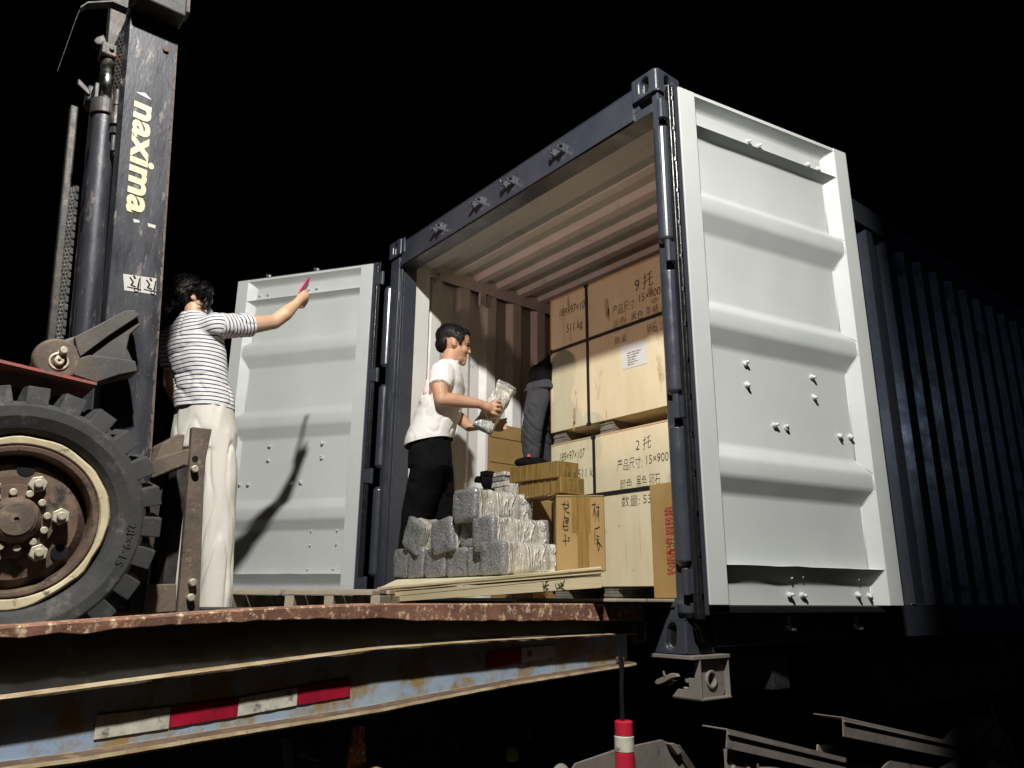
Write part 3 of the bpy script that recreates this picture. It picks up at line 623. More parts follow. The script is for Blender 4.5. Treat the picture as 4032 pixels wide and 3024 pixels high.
for o in (-.5, -2.0):
    m = MB(); m.obox(TR(1.9, o-.2, -.72), (TT, TN, (0, 0, 1)), (.05, .05, .35)); m.obox(TR(1.9, o-.2, GZ+.015), (TT, TN, (0, 0, 1)), (.13, .1, .015)); m.obox(TR(1.9, o-.2, GZ+.2), (TT, TN, (0, 0, 1)), (.035, .035, .19)); obj('landing_leg', m, 'black', tr)

# ------------------------------------------------------------------ forklift
fk = thing('forklift', 'black worn forklift with a tall mast lettered down its side and a rusty front wheel', 'forklift', (-.95, -2.15, DECK))
LN = -.0690
def MY(z, d=0): return -1.967+LN*(z-.78)+d        # rear edge of the mast at height z
def mbox(mb, x0, x1, d0, d1, z0, z1, mi=0):        # box along the leaning mast
    vs = [(x, MY(z, d), z) for z in (z0, z1) for x, d in ((x0, d0), (x1, d0), (x1, d1), (x0, d1))]
    mb.add(vs, [(0,3,2,1),(4,5,6,7),(0,1,5,4),(1,2,6,5),(2,3,7,6),(3,0,4,7)], mi)
for sx, xo in ((1, -.62), (-1, -1.28)):
    m = MB(); xa = xo-sx*.014
    mbox(m, min(xo, xa), max(xo, xa), 0, .157, .16, 2.20); xb = xo-sx*.085
    mbox(m, min(xa, xb), max(xa, xb), 0, .016, .16, 2.20); mbox(m, min(xa, xb), max(xa, xb), .141, .157, .16, 2.20)
    obj('outer_mast', m, 'mast', fk, bevel=.003)
    m = MB(); xc, xd = xo-sx*.09, xo-sx*.105; mbox(m, min(xc, xd), max(xc, xd), .022, .135, .2, 2.34); xe = xo-sx*.15
    mbox(m, min(xd, xe), max(xd, xe), .022, .036, .2, 2.34); mbox(m, min(xd, xe), max(xd, xe), .121, .135, .2, 2.34); obj('inner_mast', m, 'steel', fk, bevel=.002)
for x in (-.76, -1.20):
    m = MB(); mbox(m, x, x+.06, .022, .215, 2.31, 2.95); obj('unseen_mast_stage', m, 'steel', fk, bevel=.003)  # unseen upper mast stage, widened so its shadow falls on the woman
m = MB(); mbox(m, -1.20, -.70, .05, .08, 2.80, 2.92); obj('mast_cross_tie', m, 'black', fk)
m = MB(); mbox(m, -.62, -.536, -.012, .16, 2.155, 2.235); obj('mast_cap', m, 'black', fk, bevel=.006)
m = MB(); mbox(m, -1.37, -1.28, -.012, .16, 2.155, 2.235); obj('mast_cap', m, 'mast', fk, bevel=.012)
for z0, z1 in ((2.26, 2.33), (.24, .34)):
    m = MB(); mbox(m, -1.26, -.64, .158, .18, z0, z1); obj('mast_cross_tie', m, 'black', fk, bevel=.004)
m = MB(); mbox(m, -1.2, -.72, .02, .05, 2.20, 2.26); obj('chain_crosshead', m, 'steel', fk, bevel=.01)
m = MB(); m.cyl((-.618, MY(2.05, .118), 2.052), (-.612, MY(2.05, .118), 2.052), .010); obj('grease_nipple', m, 'rust', fk)
# lettering down the mast, and a warning sticker
m = MB(); up = V((0, LN, .9976)).normalized(); fw = V((0, .9976, -LN)).normalized()
vs, fs = text('naxima', .118, .0040, .10, 1.03)
x1 = max(v[0] for v in vs); L_ = 1.812-1.400; k = L_/x1
o0 = V((-.6185, MY(1.82, .036), 1.815))
# squared, heavy letter forms; the first stem of the first m is worn away
sk = [v for v in vs]
m.add([o0-up*(v[0]*k)+fw*((v[1])*.90)+V((v[2]*1.2, 0, 0)) for v in sk], fs)
lt = obj('lettering', m, 'decal', fk)
m = MB(); a = V((-.6192, MY(1.845, .034), 1.845)); m.add([a, a+fw*.03+up*.008, a+fw*.052-up*.012, a+fw*.022-up*.006], [(0, 1, 2, 3)]); a = V((-.6192, MY(1.385, .055), 1.385)); m.add([a, a+fw*.018, a+fw*.022-up*.008, a+fw*.004-up*.012], [(0, 1, 2, 3)]); a = V((-.6192, MY(1.385, .10), 1.385)); m.add([a, a+fw*.026-up*.002, a+fw*.024-up*.014, a+fw*.002-up*.012], [(0, 1, 2, 3)]); obj('decal_remnant', m, 'sticker', fk)
m = MB(); m.add([(-.6185, -1.957, 1.188), (-.6185, -1.858, 1.200), (-.6185, -1.852, 1.144), (-.6185, -1.946, 1.134)], [(0, 1, 2, 3)]); stk = obj('warning_sticker', m, 'sticker', fk)
m = MB(); X_ = -.6175
def ln(mb, pts, w=.0014):
    for (y0, z0), (y1, z1) in zip(pts, pts[1:]):
        d = V((0, y1-y0, z1-z0)).normalized(); n = V((0, -d.z, d.y))*w
        mb.add([V((X_, y0, z0))+n, V((X_, y1, z1))+n, V((X_, y1, z1))-n, V((X_, y0, z0))-n], [(0, 1, 2, 3)])
for dy in (0, .049):
    y = -1.940+dy; z = 1.142+dy*.1
    ln(m, [(y, z+.006), (y+.030, z+.006), (y+.032, z+.044), (y+.034, z+.006), (y+.042, z+.006)]); ln(m, [(y+.004, z+.04), (y+.016, z+.026), (y+.010, z+.015), (y+.024, z+.012)], .0022); ln(m, [(y+.014, z+.048), (y+.020, z+.040)], .003)
    ln(m, [(y+.028+.006*cos(a), z+.006*sin(a)+.002) for a in [2*pi*i/10 for i in range(11)]])
ln(m, [(-1.906, 1.192), (-1.900, 1.140)], .001); obj('sticker_drawing', m, 'ink', stk)
m = MB(); rnd = random.Random(11)
for i in range(46):
    z = rnd.uniform(.75, 2.1); d = rnd.uniform(.01, .15)**1 if rnd.random() < .3 else rnd.uniform(.09, .152); L_ = rnd.uniform(.006, .035); an = rnd.gauss(1.45, .5); q = rnd.uniform(.0004, .0014)
    c = V((-.6188, MY(z, d), z)); u_ = fw*cos(an)+up*sin(an); n_ = fw*sin(an)-up*cos(an); m.add([c-u_*L_, c+n_*q, c+u_*L_, c-n_*q*.6], [(0, 1, 2, 3)])
for i in range(60):
    z = .5+i*.0275; m.add([V((-.6186, MY(zz, dd), zz)) for zz, dd in ((z, .1575), (z+.028, .1575), (z+.028, .1575-rnd.uniform(.001, .010)), (z, .1575-rnd.uniform(.001, .010)))], [(0, 1, 2, 3)])
obj('scratches', m, 'plate', fk)
# lift cylinder, rod, collar; chains
cyx = -.85; 
def CY(z, d=0): return (cyx, -2.0+LN*1.05*(z-1.07)+d, z)
m = MB(); m.cyl(CY(.25), CY(1.845), .0375, n=28); lc_ = obj('lift_cylinder', m, 'mast', fk, smooth=True); lc_.modifiers.new('s', 'EDGE_SPLIT').split_angle = rad(40)
m = MB(); m.cyl(CY(1.845), CY(1.905), .046, n=28); obj('cylinder_gland', m, 'steel', fk, bevel=.004)
m = MB(); m.cyl(CY(1.905), CY(2.08), .0245, n=24); obj('cylinder_rod', m, 'chrome', fk, smooth=True)
m = MB(); c = V(CY(2.105)); m.obox(c, ((1, 0, 0), (0, 1, 0), up), (.036, .03, .024)); m.cyl(c+V((.036, -.0, .0)), c+V((.045, 0, 0)), .008); obj('rod_head', m, 'steel', fk, bevel=.003)
def chain(x, z0, z1, wd, d, mt):
    m = MB(); p = .0155; n = int((z1-z0)/p); X = V((.83, .56, 0)).normalized(); Nn = V((.56, -.83, 0)).normalized()
    for i in range(n):
        z = z0+i*p; c = V((x, MY(z, d), z)); m.cyl(c-X*wd*.5, c+X*wd*.5, .0032, n=8)
        for q in ((-.5, -.02, .46) if i % 2 else (-.3, .26)):
            c2 = c+up*p*.5+X*wd*q; m.obox(c2, (X, Nn, up), (.0016, .0062, p*.72))
    return obj('lift_chain', m, mt, fk)
chain(-.80, 1.945, 2.19, .030, .012, 'steel'); chain(-1.10, 1.08, 1.68, .030, -.052, 'galv')
m = MB(); z = 1.93; m.cyl((-.80, MY(1.94, .012), 1.94), (-.80, MY(1.88, .012), 1.88), .012); m.cyl((-.80, MY(1.88, .012), 1.88), (-.80, MY(1.70, .012), 1.70), .009); m.cyl((-.80, MY(1.845, .012), 1.845), (-.80, MY(1.80, .012), 1.80), .019); m.cyl((-.80, MY(1.79, .012), 1.79), (-.80, MY(1.765, .012), 1.765), .017, n=6); obj('chain_anchor', m, 'steel', fk, bevel=.001)
m = MB(); mbox(m, -1.235, -1.19, -.078, -.050, .45, 2.06); obj('hose_channel', m, 'steel', fk, bevel=.006)
# curved hose guide plates at the head of the mast
m = MB(); pts = [(-2.214, 2.021), (-2.190, 2.260), (-2.184, 2.305), (-2.165, 2.338), (-2.086, 2.391), (-2.029, 2.392), (-2.015, 2.36), (-2.020, 2.317)]
for (ya, za), (yb, zb) in zip(pts, pts[1:]):
    wd_ = .003 if za < 2.28 else .022
    m.add([(-.95-wd_, ya, za), (-.95-wd_, yb, zb), (-.95+wd_, yb, zb), (-.95+wd_, ya, za), (-.95-wd_, ya, za+.006), (-.95-wd_, yb, zb+.006), (-.95+wd_, yb, zb+.006), (-.95+wd_, ya, za+.006)], [(0,1,2,3),(4,7,6,5),(0,4,5,1),(1,5,6,2),(2,6,7,3),(3,7,4,0)])
obj('crosshead_rim', m, 'black', fk)
m = MB(); m.prism([(-2.132, 2.130), (-2.125, 2.150), (-2.104, 2.172), (-2.092, 2.150), (-2.086, 2.135), (-2.120, 2.120)], lambda p, q, t: (-.86+t, p, q), -.02, .02); obj('hose_bracket', m, 'steel', fk, bevel=.004)
m = MB(); m.prism([(-2.153, 1.985), (-2.148, 1.990), (-2.115, 1.965), (-2.104, 1.945), (-2.112, 1.94), (-2.150, 1.965)], lambda p, q, t: (-.90+t, p, q), -.01, .01); obj('hose_bracket', m, 'steel', fk, bevel=.004)
# cast tilt bracket with pivot
fx = lambda x: (lambda p, q, t: (x+t, p, q))
m = MB(); base = [(-2.164, .838), (-2.150, .870), (-2.133, .887), (-2.085, .919), (-2.04, .948), (-1.999, .986), (-1.954, 1.030), (-1.930, 1.040), (-1.910, 1.030), (-1.901, 1.004), (-1.926, .963), (-1.928, .92), (-1.905, .882), (-1.892, .847), (-1.94, .824), (-2.001, .790), (-2.16, .80)]
m.prism(base, fx(-.60), 0, .07); obj('tilt_bracket', m, 'cast', fk, bevel=.008, seg=3)
m = MB()
m.prism([(-2.075, .918), (-1.999, .988), (-1.955, 1.030), (-1.930, 1.038), (-1.912, 1.026), (-1.985, .945), (-2.052, .862), (-2.062, .88)], fx(-.53), 0, .022)
m.prism([(-2.045, .862), (-1.983, .932), (-1.912, 1.010), (-1.904, 1.0), (-1.930, .963), (-1.932, .92), (-1.922, .880), (-2.03, .872)], fx(-.53), 0, .006)
m.prism([(-2.052, .858), (-2.03, .871), (-1.922, .879), (-1.906, .878), (-1.897, .849), (-1.945, .828), (-2.001, .794), (-2.06, .805)], fx(-.53), 0, .024); obj('bracket_rib', m, 'cast', fk, bevel=.007, seg=3)
m = MB(); pc = (-.533, -2.105, .845); m.lathe(pc, (1, 0, 0), [(0, .020), (.056, .020), (.062, .014), (.064, 0)], 36); obj('pivot_cap', m, 'plate', fk, smooth=False, bevel=.003)
m = MB(); m.lathe((-.515, -2.103, .838), (1, 0, 0), [(.004, .004), (.004, .016), (.012, .016), (.014, .0)], 18); m.lathe((-.515, -2.103, .838), (1, 0, 0), [(.020, .0), (.020, .006), (.026, .006), (.026, 0)], 24); m.cyl((-.515, -2.098, .868), (-.487, -2.098, .868), .010, n=14); m.prism([(-.012, 0), (.012, 0), (.010, .032), (-.010, .032)], lambda p, q, t: (-.515+t, -2.100+p, .838+q), 0, .004); obj('pivot_bolt', m, 'nut', fk, bevel=.0015)
# fender and chassis
m = MB(); m.add([(x, y, z) for x in (-.42, -.66) for y, z in ((-2.90, .826), (-2.25, .792), (-2.013, .772), (-2.013, .764), (-2.25, .784), (-2.90, .818))], [(0,1,7,6),(1,2,8,7),(3,4,10,9),(4,5,11,10),(0,5,4,1),(1,4,3,2),(6,7,10,11),(7,8,9,10),(2,3,9,8),(0,6,11,5)]); obj('fender', m, 'redpaint', fk)
m = MB(); m.box((-1.32, -3.7, .2), (-.66, -2.28, .74)); obj('chassis', m, 'black', fk, bevel=.02)
m = MB(); m.box((-1.30, -2.24, .30), (-.64, -2.06, .46)); obj('front_axle', m, 'black', fk, bevel=.01)
m = MB(); m.prism([(-4.3, .25), (-4.4, .6), (-4.35, 1.05), (-3.55, 1.1), (-3.4, .6), (-3.4, .25)], lambda p, q, t: (t, p, q), -1.42, -.52); obj('counterweight', m, 'mast', fk, bevel=.05, seg=3)
m = MB(); m.box((-1.25, -3.5, .75), (-.72, -2.9, 1.08)); obj('engine_hood', m, 'mast', fk, bevel=.04)
m = MB(); m.box((-1.17, -3.3, 1.09), (-.80, -2.95, 1.19)); m.prism([(-3.40, 1.15), (-3.30, 1.15), (-3.36, 1.62), (-3.44, 1.6)], lambda p, q, t: (t, p, q), -1.15, -.82); obj('seat', m, 'rubber', fk, bevel=.03)
m = MB()
for x in (-1.34, -.66):
    m.cyl((x, -2.62, .76), (x, -2.86, 2.1), .028); m.cyl((x, -3.75, 1.05), (x, -3.62, 2.1), .028); m.cyl((x, -2.84, 2.1), (x, -3.66, 2.1), .028)
for i in range(8): y = -2.86-i*.11; m.box((-1.34, y, 2.09), (-.66, y+.03, 2.12))
obj('overhead_guard', m, 'black', fk)
# wheels
HUB = V((-.46, -2.146, .382))
def tyre_mesh(c, sx):
    m = MB(); R_ = .322
    x = lambda h: h
    m.lathe(c, (sx, 0, 0), [(.222, .0), (.228, .014), (.24, .028), (.27, .042), (.298, .042), (.310, .033), (.314, .0), (.314, -.18), (.30, -.2), (.25, -.2), (.22, -.18)], 72, closed=True)
    n = 24
    for i in range(n):
        for side in (0, 1):
            a0 = 2*pi*(i+side*.5)/n; 
            def P(a, r, h): return V(c)+V((sx*h, cos(a)*r, sin(a)*r))
            h0, h1 = (.037, -.055) if side == 0 else (-.19, -.09)
            w0 = .088; tw = .018
            vs = [P(a0-w0, .300, h0+.002 if side == 0 else h0), P(a0+w0, .300, h0+.002 if side == 0 else h0), P(a0+w0-.012, .354, h0-.004 if side == 0 else h0+.004), P(a0-w0+.012, .354, h0-.004 if side == 0 else h0+.004),
                  P(a0-w0+.07, .318, h1), P(a0+w0+.07, .318, h1), P(a0+w0+.055, .355, h1), P(a0-w0+.085, .355, h1)]
            m.add(vs, [(0,1,2,3),(4,7,6,5),(0,4,5,1),(1,5,6,2),(2,6,7,3),(3,7,4,0)])
    return m
wh = obj('front_wheel', tyre_mesh(HUB+V((.005, 0, 0)), 1), 'tyre', fk, bevel=.003, loc=tuple(HUB))
m = MB(); m.lathe(HUB, (1, 0, 0), [(.196, -.02), (.196, .008), (.200, .020), (.224, .022), (.230, .012), (.230, -.02)], 72)
for v_i in range(len(m.v)):
    p = V(m.v[v_i])-HUB; r = math.hypot(p.y, p.z); a = atan2(p.z, p.y)
    if r > .21:
        q = .90+.045*noise.noise(V((cos(a)*3, sin(a)*3, 2)))+(.03*sin(a*3) if a < 0 else .0); m.v[v_i] = tuple(HUB+V((p.x, p.y*q/.93, p.z*q/.93)))
obj('cream_lock_ring', m, 'ring', wh, bevel=.002)
m = MB(); m.lathe(HUB, (1, 0, 0), [(.233, -.01), (.233, .016), (.237, .020), (.240, .014), (.240, -.01)], 72); obj('rim_bead', m, 'galv', wh, smooth=True)
m = MB(); m.lathe(HUB, (1, 0, 0), [(.174, -.06), (.176, .006), (.180, .018), (.193, .020), (.197, .010), (.197, -.02)], 64); obj('rim_flange', m, 'hubm', wh, bevel=.002)
m = MB(); m.lathe(HUB, (1, 0, 0), [(0, -.012), (.120, -.012), (.150, -.016), (.1755, -.045), (.1755, -.06)], 64); obj('wheel_disc', m, 'hubm', wh)
for i in range(3):
    a = rad(-33+i*120); c = HUB+V((-.0105, cos(a)*.140, sin(a)*.140)); obj('hand_hole', MB().cyl(c-V((.004, 0, 0)), c+V((.001, 0, 0)), .021, n=24), 'rubber', wh)
m = MB(); m.lathe(HUB, (1, 0, 0), [(0, .045), (.045, .045), (.058, .030), (.0605, .012), (.094, .010), (.096, -.012)], 48); obj('hub', m, 'hubm', wh, bevel=.002)
m = MB(); m.lathe(HUB, (1, 0, 0), [(.006, .040), (.006, .050), (.040, .0485), (.046, .040), (.048, .02)], 40); obj('hub_cap', m, 'plate', wh)
nutmb = MB(); nutmb.cyl((-.02, 0, 0), (.022, 0, 0), .0225, n=6); nutmb.cyl((.018, 0, 0), (.040, 0, 0), .011, n=14)
n0 = None
for i in range(6):
    a = rad(9+i*60)+rad(0); c = V((0.004, cos(a)*.103, sin(a)*.103))
    if n0 is None: n0 = obj('wheel_nut', nutmb, 'nut', wh, local=True, bevel=.002); o = n0
    else: o = n0.copy(); C.objects.link(o); o.parent = wh
    o.location = c; o.rotation_euler = (random.uniform(0, 1), 0, 0)
sb = MB(); sb.cyl((0, 0, 0), (.016, 0, 0), .0095, n=12); s0 = None
for i in range(12):
    a = rad(12+i*30); c = V((.011, cos(a)*.072, sin(a)*.072))
    if s0 is None: s0 = obj('hub_stud', sb, 'nut', wh, local=True, bevel=.002); o = s0
    else: o = s0.copy(); C.objects.link(o); o.parent = wh
    o.location = c
m = MB()
tv, tf = text('28×9-15', .032, 0, 0, 1.1)
x1 = max(v[0] for v in tv)
vs = []
for v in tv:
    ang = rad(2)-(v[0]-x1*.0)/.272; r = .262+v[1]; vs.append(HUB+V((.0485+v[2], cos(ang)*r, sin(ang)*r)))
m.add(vs, tf); obj('tyre_lettering', m, 'tyre', wh)
for hy, sx, r, hx in ((-2.146, -1, 1, -1.44), (-3.95, 1, .78, -.55), (-3.95, -1, .78, -1.39)):
    c = V((0, 0, 0)); mm = tyre_mesh((0, 0, 0), sx); cc = V((hx, hy, DECK+.356*r)); mm.v = [tuple(V(v)*r+cc) for v in mm.v]
    w2 = obj('wheel', mm, 'tyre', fk, bevel=.003); m = MB(); m.lathe(cc, (sx, 0, 0), [(0, .02*r), (.12*r, 0), (.18*r, -.05*r), (.2*r, .03*r), (.235*r, .03*r), (.235*r, -.1*r)], 40); obj('rim', m, 'hubm', w2)
# carriage
m = MB(); m.prism([(-1.706, .712), (-1.644, .714), (-1.652, .62), (-1.650, .55), (-1.617, .140), (-1.681, .140), (-1.700, .60)], fx(-.58), 0, .028); sbr = obj('carriage_side_bar', m, 'plate', fk, bevel=.003)
for y, z, hole in ((-1.686, .612, 1), (-1.686, .578, 0), (-1.652, .236, 0), (-1.652, .192, 0)):
    m = MB()
    if hole: m.cyl((-.556, y, z), (-.5505, y, z), .0095, n=18); obj('bolt_hole', m, 'rubber', sbr)
    else: m.cyl((-.556, y, z), (-.532, y, z), .0115, n=14); obj('bar_bolt', m, 'nut', sbr, bevel=.003)
m = MB(); m.prism([(-1.805, .585), (-1.800, .600), (-1.712, .642), (-1.700, .645), (-1.700, .588), (-1.712, .590), (-1.800, .540)], fx(-1.32), 0, .755); m.prism([(-1.79, .600), (-1.775, .655), (-1.735, .693), (-1.712, .695), (-1.712, .640)], fx(-1.32), 0, .72)
obj('carriage_upper_beam', m, 'plate', fk, bevel=.004)
m = MB(); m.prism([(-1.775, .145), (-1.775, .228), (-1.690, .232), (-1.682, .150)], fx(-1.32), 0, .755); obj('carriage_lower_beam', m, 'plate', fk, bevel=.004)
for x in (-.60, -1.30):
    m = MB(); m.prism([(-1.805, .15), (-1.765, .15), (-1.755, .60), (-1.80, .60)], fx(x-.02), 0, .022); obj('roller_plate', m, 'steel', fk, bevel=.002)
m = MB(); m.cyl((-.70, -1.760, .23), (-.70, -1.745, .60), .014); obj('tilt_hose', m, 'steel', fk, smooth=True)
for x in (-.80, -1.12):
    m = MB(); m.prism([(-1.68, .20), (-1.68, .66), (-1.645, .66), (-1.64, .185), (-1.60, .160), (-.62, .150), (-.62, .142), (-1.62, .128)], fx(x-.05), 0, .10); obj('fork', m, 'steel', fk, bevel=.004)
m = MB(); m.cyl((-.72, -1.79, .64), (-.72, -1.79, .705), .006); obj('grease_pipe', m, 'steel', fk)

# ------------------------------------------------------------------ chassis under the container
ch = thing('container_chassis', 'dark skeletal trailer chassis with grey twist lock boxes under the container', 'trailer chassis', (-W/2, 3.0, GZ))
def lockbox(x, sx, y, sy):
    X = lambda d: x-sx*d; Y = lambda d: y+sy*d
    b = lambda a, c: tuple(zip(*[sorted(p) for p in zip(a, c)]))
    m = MB()
    m.box(*b((X(-.036), Y(-.012), -.018), (X(.185), Y(.215), -.004)))
    m.box(*b((X(-.032), Y(.205), -.158), (X(.0), Y(.211), -.018)))
    m.box(*b((X(-.034), Y(.03), -.162), (X(.10), Y(.212), -.154)))
    # outer side plate, recessed, with a round hole
    N_ = 20; hc = (.118, -.092); vs = []
    R1 = [(hc[0]+.021*cos(2*pi*i/N_), hc[1]+.030*sin(2*pi*i/N_)) for i in range(N_)]
    R2 = []
    for a, c in R1:
        dx, dz = a-hc[0], c-hc[1]; k = min((.085/abs(dx)) if dx else 9e9, (.070/abs(dz)) if dz else 9e9); R2.append((hc[0]+dx*k, max(-.155, min(-.019, hc[1]+dz*k))))
    m.add([(X(-.012), Y(a), c) for a, c in R2]+[(X(-.012), Y(a), c) for a, c in R1]+[(X(.02), Y(a), c) for a, c in R1], [(i, (i+1) % N_, N_+(i+1) % N_, N_+i) for i in range(N_)]+[(N_+i, N_+(i+1) % N_, 2*N_+(i+1) % N_, 2*N_+i) for i in range(N_)])
    m.lathe((X(-.012), Y(.118), -.092), (sx, 0, 0), [(.022, 0), (.024, .008), (.033, .008), (.034, 0)], 24)
    # end plate with a stepped cut-out
    m.prism([(-.034, -.019), (-.006, -.019), (-.006, -.085), (.022, -.085), (.022, -.128), (.075, -.128), (.105, -.158), (-.034, -.158)], lambda p, q, t: (X(p), Y(.028+t), q), 0, .008)
    return m
for x, sx in ((0, 1), (-W, -1)):
    for y, sy in ((0, 1), (LEN, -1)):
        lb = obj('twist_lock_box', lockbox(x, sx, y, sy), 'greyp', ch, bevel=.002)
        if (x, y) == (0, 0):
            m = MB(); m.prism([(-.165, -.112), (-.155, -.100), (-.085, -.072), (-.06, -.072), (-.052, -.082), (-.085, -.090), (-.12, -.108), (-.15, -.118)], lambda p, q, t: (p, .0+t, q), 0, .02)
            m.prism([(-.165, -.120), (-.12, -.122), (-.09, -.100), (-.11, -.100), (-.14, -.112)], lambda p, q, t: (p, .025+t, q), 0, .02); m.cyl((-.112, .0, -.085), (-.118, .0, -.066), .004); m.cyl((-.035, .06, -.095), (-.035, .035, -.095), .010); m.ell((-.05, .05, -.125), (.014, .014, .006)); obj('lock_handle', m, 'greyp', lb, bevel=.002)
for x in (-.78, -1.66):
    m = MB(); m.box((x-.05, .05, -.50), (x+.05, 8.5, -.17)); obj('main_rail', m, 'black', ch, bevel=.006)
for y in (.55, 3.0, LEN-.25):
    m = MB(); m.box((-W-.0, y, -.16), (-.0, y+.12, -.02)); obj('bolster', m, 'black', ch, bevel=.004)
for y in (1.9, 3.1):
    for x in (-.30, -2.14):
        sx = 1 if x > -1 else -1
        m = MB(); c = (x, y, GZ+.48); m.lathe(c, (sx, 0, 0), [(.25, -.13), (.45, -.13), (.48, -.1), (.48, .1), (.45, .13), (.25, .13)], 44, closed=True); wq = obj('wheel', m, 'tyre', ch, smooth=True)
        m = MB(); m.lathe(c, (sx, 0, 0), [(0, -.02), (.1, -.02), (.12, -.06), (.22, -.08), (.25, .11), (.262, .11), (.262, -.1)], 36); obj('rim', m, 'greyp', wq, smooth=True)
    m = MB(); m.cyl((-.3, y, GZ+.48), (-2.14, y, GZ+.48), .07); obj('axle', m, 'black', ch)
for x in (-.78, -1.66):
    for y in (1.9, 3.1): obj('hanger', MB().box((x-.04, y-.05, GZ+.45), (x+.04, y+.05, -.5)), 'black', ch)
# mudguard and slotted outriggers low beside the chassis
mx = -.03
m = MB(); m.prism([(-.66, -.43), (-.60, -.345), (-.558, -.309), (-.36, -.287), (-.137, -.281), (-.095, -.296), (-.01, -.36), (.10, -.50), (.10, -.66), (-.70, -.66)], fx(mx), 0, .006); mg = obj('mudguard', m, 'greyp', ch, bevel=.003)
m = MB()
for k in range(4): o_ = k*.011; m.prism([(-.088+o_, -.300-o_*.2), (-.082+o_, -.300-o_*.2), (.10+o_, -.50), (.094+o_, -.50)], fx(mx+.006), 0, .010)
m.prism([(-.118, -.295), (-.090, -.295), (-.052, -.327), (-.076, -.335)], fx(mx+.005), 0, .022)
m.lathe((mx, -.62, -.345), (1, 0, 0), [(0, .03), (.03, .025), (.042, .0)], 20); obj('mudguard_stay', m, 'greyp', mg, bevel=.002)
def slotted(x0, wid, p0, p1, hgt, nsl):
    d = V((0, p1[0]-p0[0], p1[1]-p0[1])); L = d.length; d.normalize(); n = V((0, -d.z, d.y)); o = V((x0, p0[0], p0[1])); m = MB()
    th = .004
    def B(a, b, s0, s1, h0, h1): m.add([o+V((xx, 0, 0))+d*s+n*h for xx in (a, b) for s, h in ((s0, h0), (s1, h0), (s1, h1), (s0, h1))], [(0,1,2,3),(4,7,6,5),(0,4,5,1),(1,5,6,2),(2,6,7,3),(3,7,4,0)])
    B(0, -wid, 0, L, -th, 0); B(th, .0, 0, L, -hgt, 0); B(.012, .004, 0, L, -.018, -.012)
    r = obj('slotted_outrigger', m, 'greyp', ch, bevel=.002)
    q = MB()
    for i in range(nsl):
        s = L*(.18+i*.62/max(1, nsl-1)*.8); c = o+d*s+n*.001+V((-wid*.5, 0, 0))
        q.add([c+V((cos(a)*.011, 0, 0))+d*(sin(a)*.012+(.022 if sin(a) > 0 else -.022)) for a in [2*pi*(k+.5)/14 for k in range(14)]], [tuple(range(14))])
    obj('slot', q, 'rubber', r); return r
slotted(.21, .10, (-.075, -.222), (1.0, -.470), .060, 4); slotted(.27, .12, (.575, -.232), (1.575, -.425), .070, 3)
m = MB(); m.prism([(-.06, -.29), (.30, -.34), (.72, -.47), (.72, -.7), (-.06, -.7)], fx(.18), 0, .01)
for k in range(4): m.ell((.195, -.03+k*.085, -.355-.016*k), (.008, .014, .014), nu=10, nv=6)
m.tube([(.193, .16, -.335), (.196, .10, -.345), (.196, .11, -.37), (.196, .3, -.385), (.196, .5, -.42)], .006); obj('side_panel', m, 'greyp', ch, bevel=.003)
m = MB(); m.prism([(1.03, -.41), (1.56, -.47), (1.56, -.497), (1.30, -.52), (.70, -.52), (.72, -.50)], fx(.24), 0, .008); m.prism([(.66, -.36), (.78, -.37), (.9, -.5), (.62, -.5)], fx(.10), 0, .008); obj('gusset_plate', m, 'greyp', ch, bevel=.003)
m = MB(); m.tube([(.2, 2.2, -.30), (.2, 2.3, -.55), (.2, 2.5, -.62), (.2, 2.9, -.50), (.2, 3.3, -.40)], .012); m.tube([(.2, 2.3, -.55), (.2, 2.26, -.9)], .012); obj('air_hose', m, 'greyp', ch, smooth=True)

# ------------------------------------------------------------------ hanging marker tube, small coloured bits under the trailer
hx_, hy_ = .018, -.375
mk = thing('marker_tube', 'red plastic tube with a white reflective band hanging on a black strap under the rail', 'marker tube', (hx_, hy_, -.6))
rm = .0315
for z0, z1, mt, rr in ((-.60, -0.2880, 'chred', rm+.0008), (-0.2880, -0.2390, 'whiteref', rm+.0012), (-0.2390, -0.1940, 'chred', rm-.001)):
    m = MB(); m.lathe((hx_, hy_, 0), (0, 0, 1), [(rr-.003, z0), (rr, z0+.002), (rr, z1-.003), (rr-.004, z1), (0, z1-.0005)], 32, up=(0, 1, 0)); obj('tube' if mt == 'chred' else 'reflective_band', m, mt, mk, smooth=False)
m = MB(); m.prism([(-.006, -0.1980), (.004, -0.1980), (.002, -.10), (.010, -.02), (.0, .03), (-.008, .03), (-.001, -.05), (-.005, -.12)], lambda p, q, t: (hx_-.01+t, hy_+p, q), 0, .012); obj('strap', m, 'strap', mk)
c = (-.66, -.30, -.395)
bt = MB(); bt.lathe((c[0], c[1], c[2]-.03), (0, 0, 1), [(0, 0), (.022, .0), (.026, .006), (.026, .045), (.012, .06), (.0, .06)], 20, up=(0, 1, 0)); o = obj('bottle', bt, 'lime', smooth=True, loc=c); tag(o, 'lime green plastic bottle low in the dark under the trailer beam', 'bottle')
bt = MB(); bt.lathe((-.60, -.27, -.335), (.3, .2, 1), [(0, 0), (.014, .0), (.016, .01), (.010, .02), (.0, .022)], 18, up=(0, 1, 0)); o = obj('plastic_cap', bt, 'redref', smooth=True, loc=(-.60, -.27, -.335)); tag(o, 'small pink plastic cap hanging above the lime green bottle', 'cap')
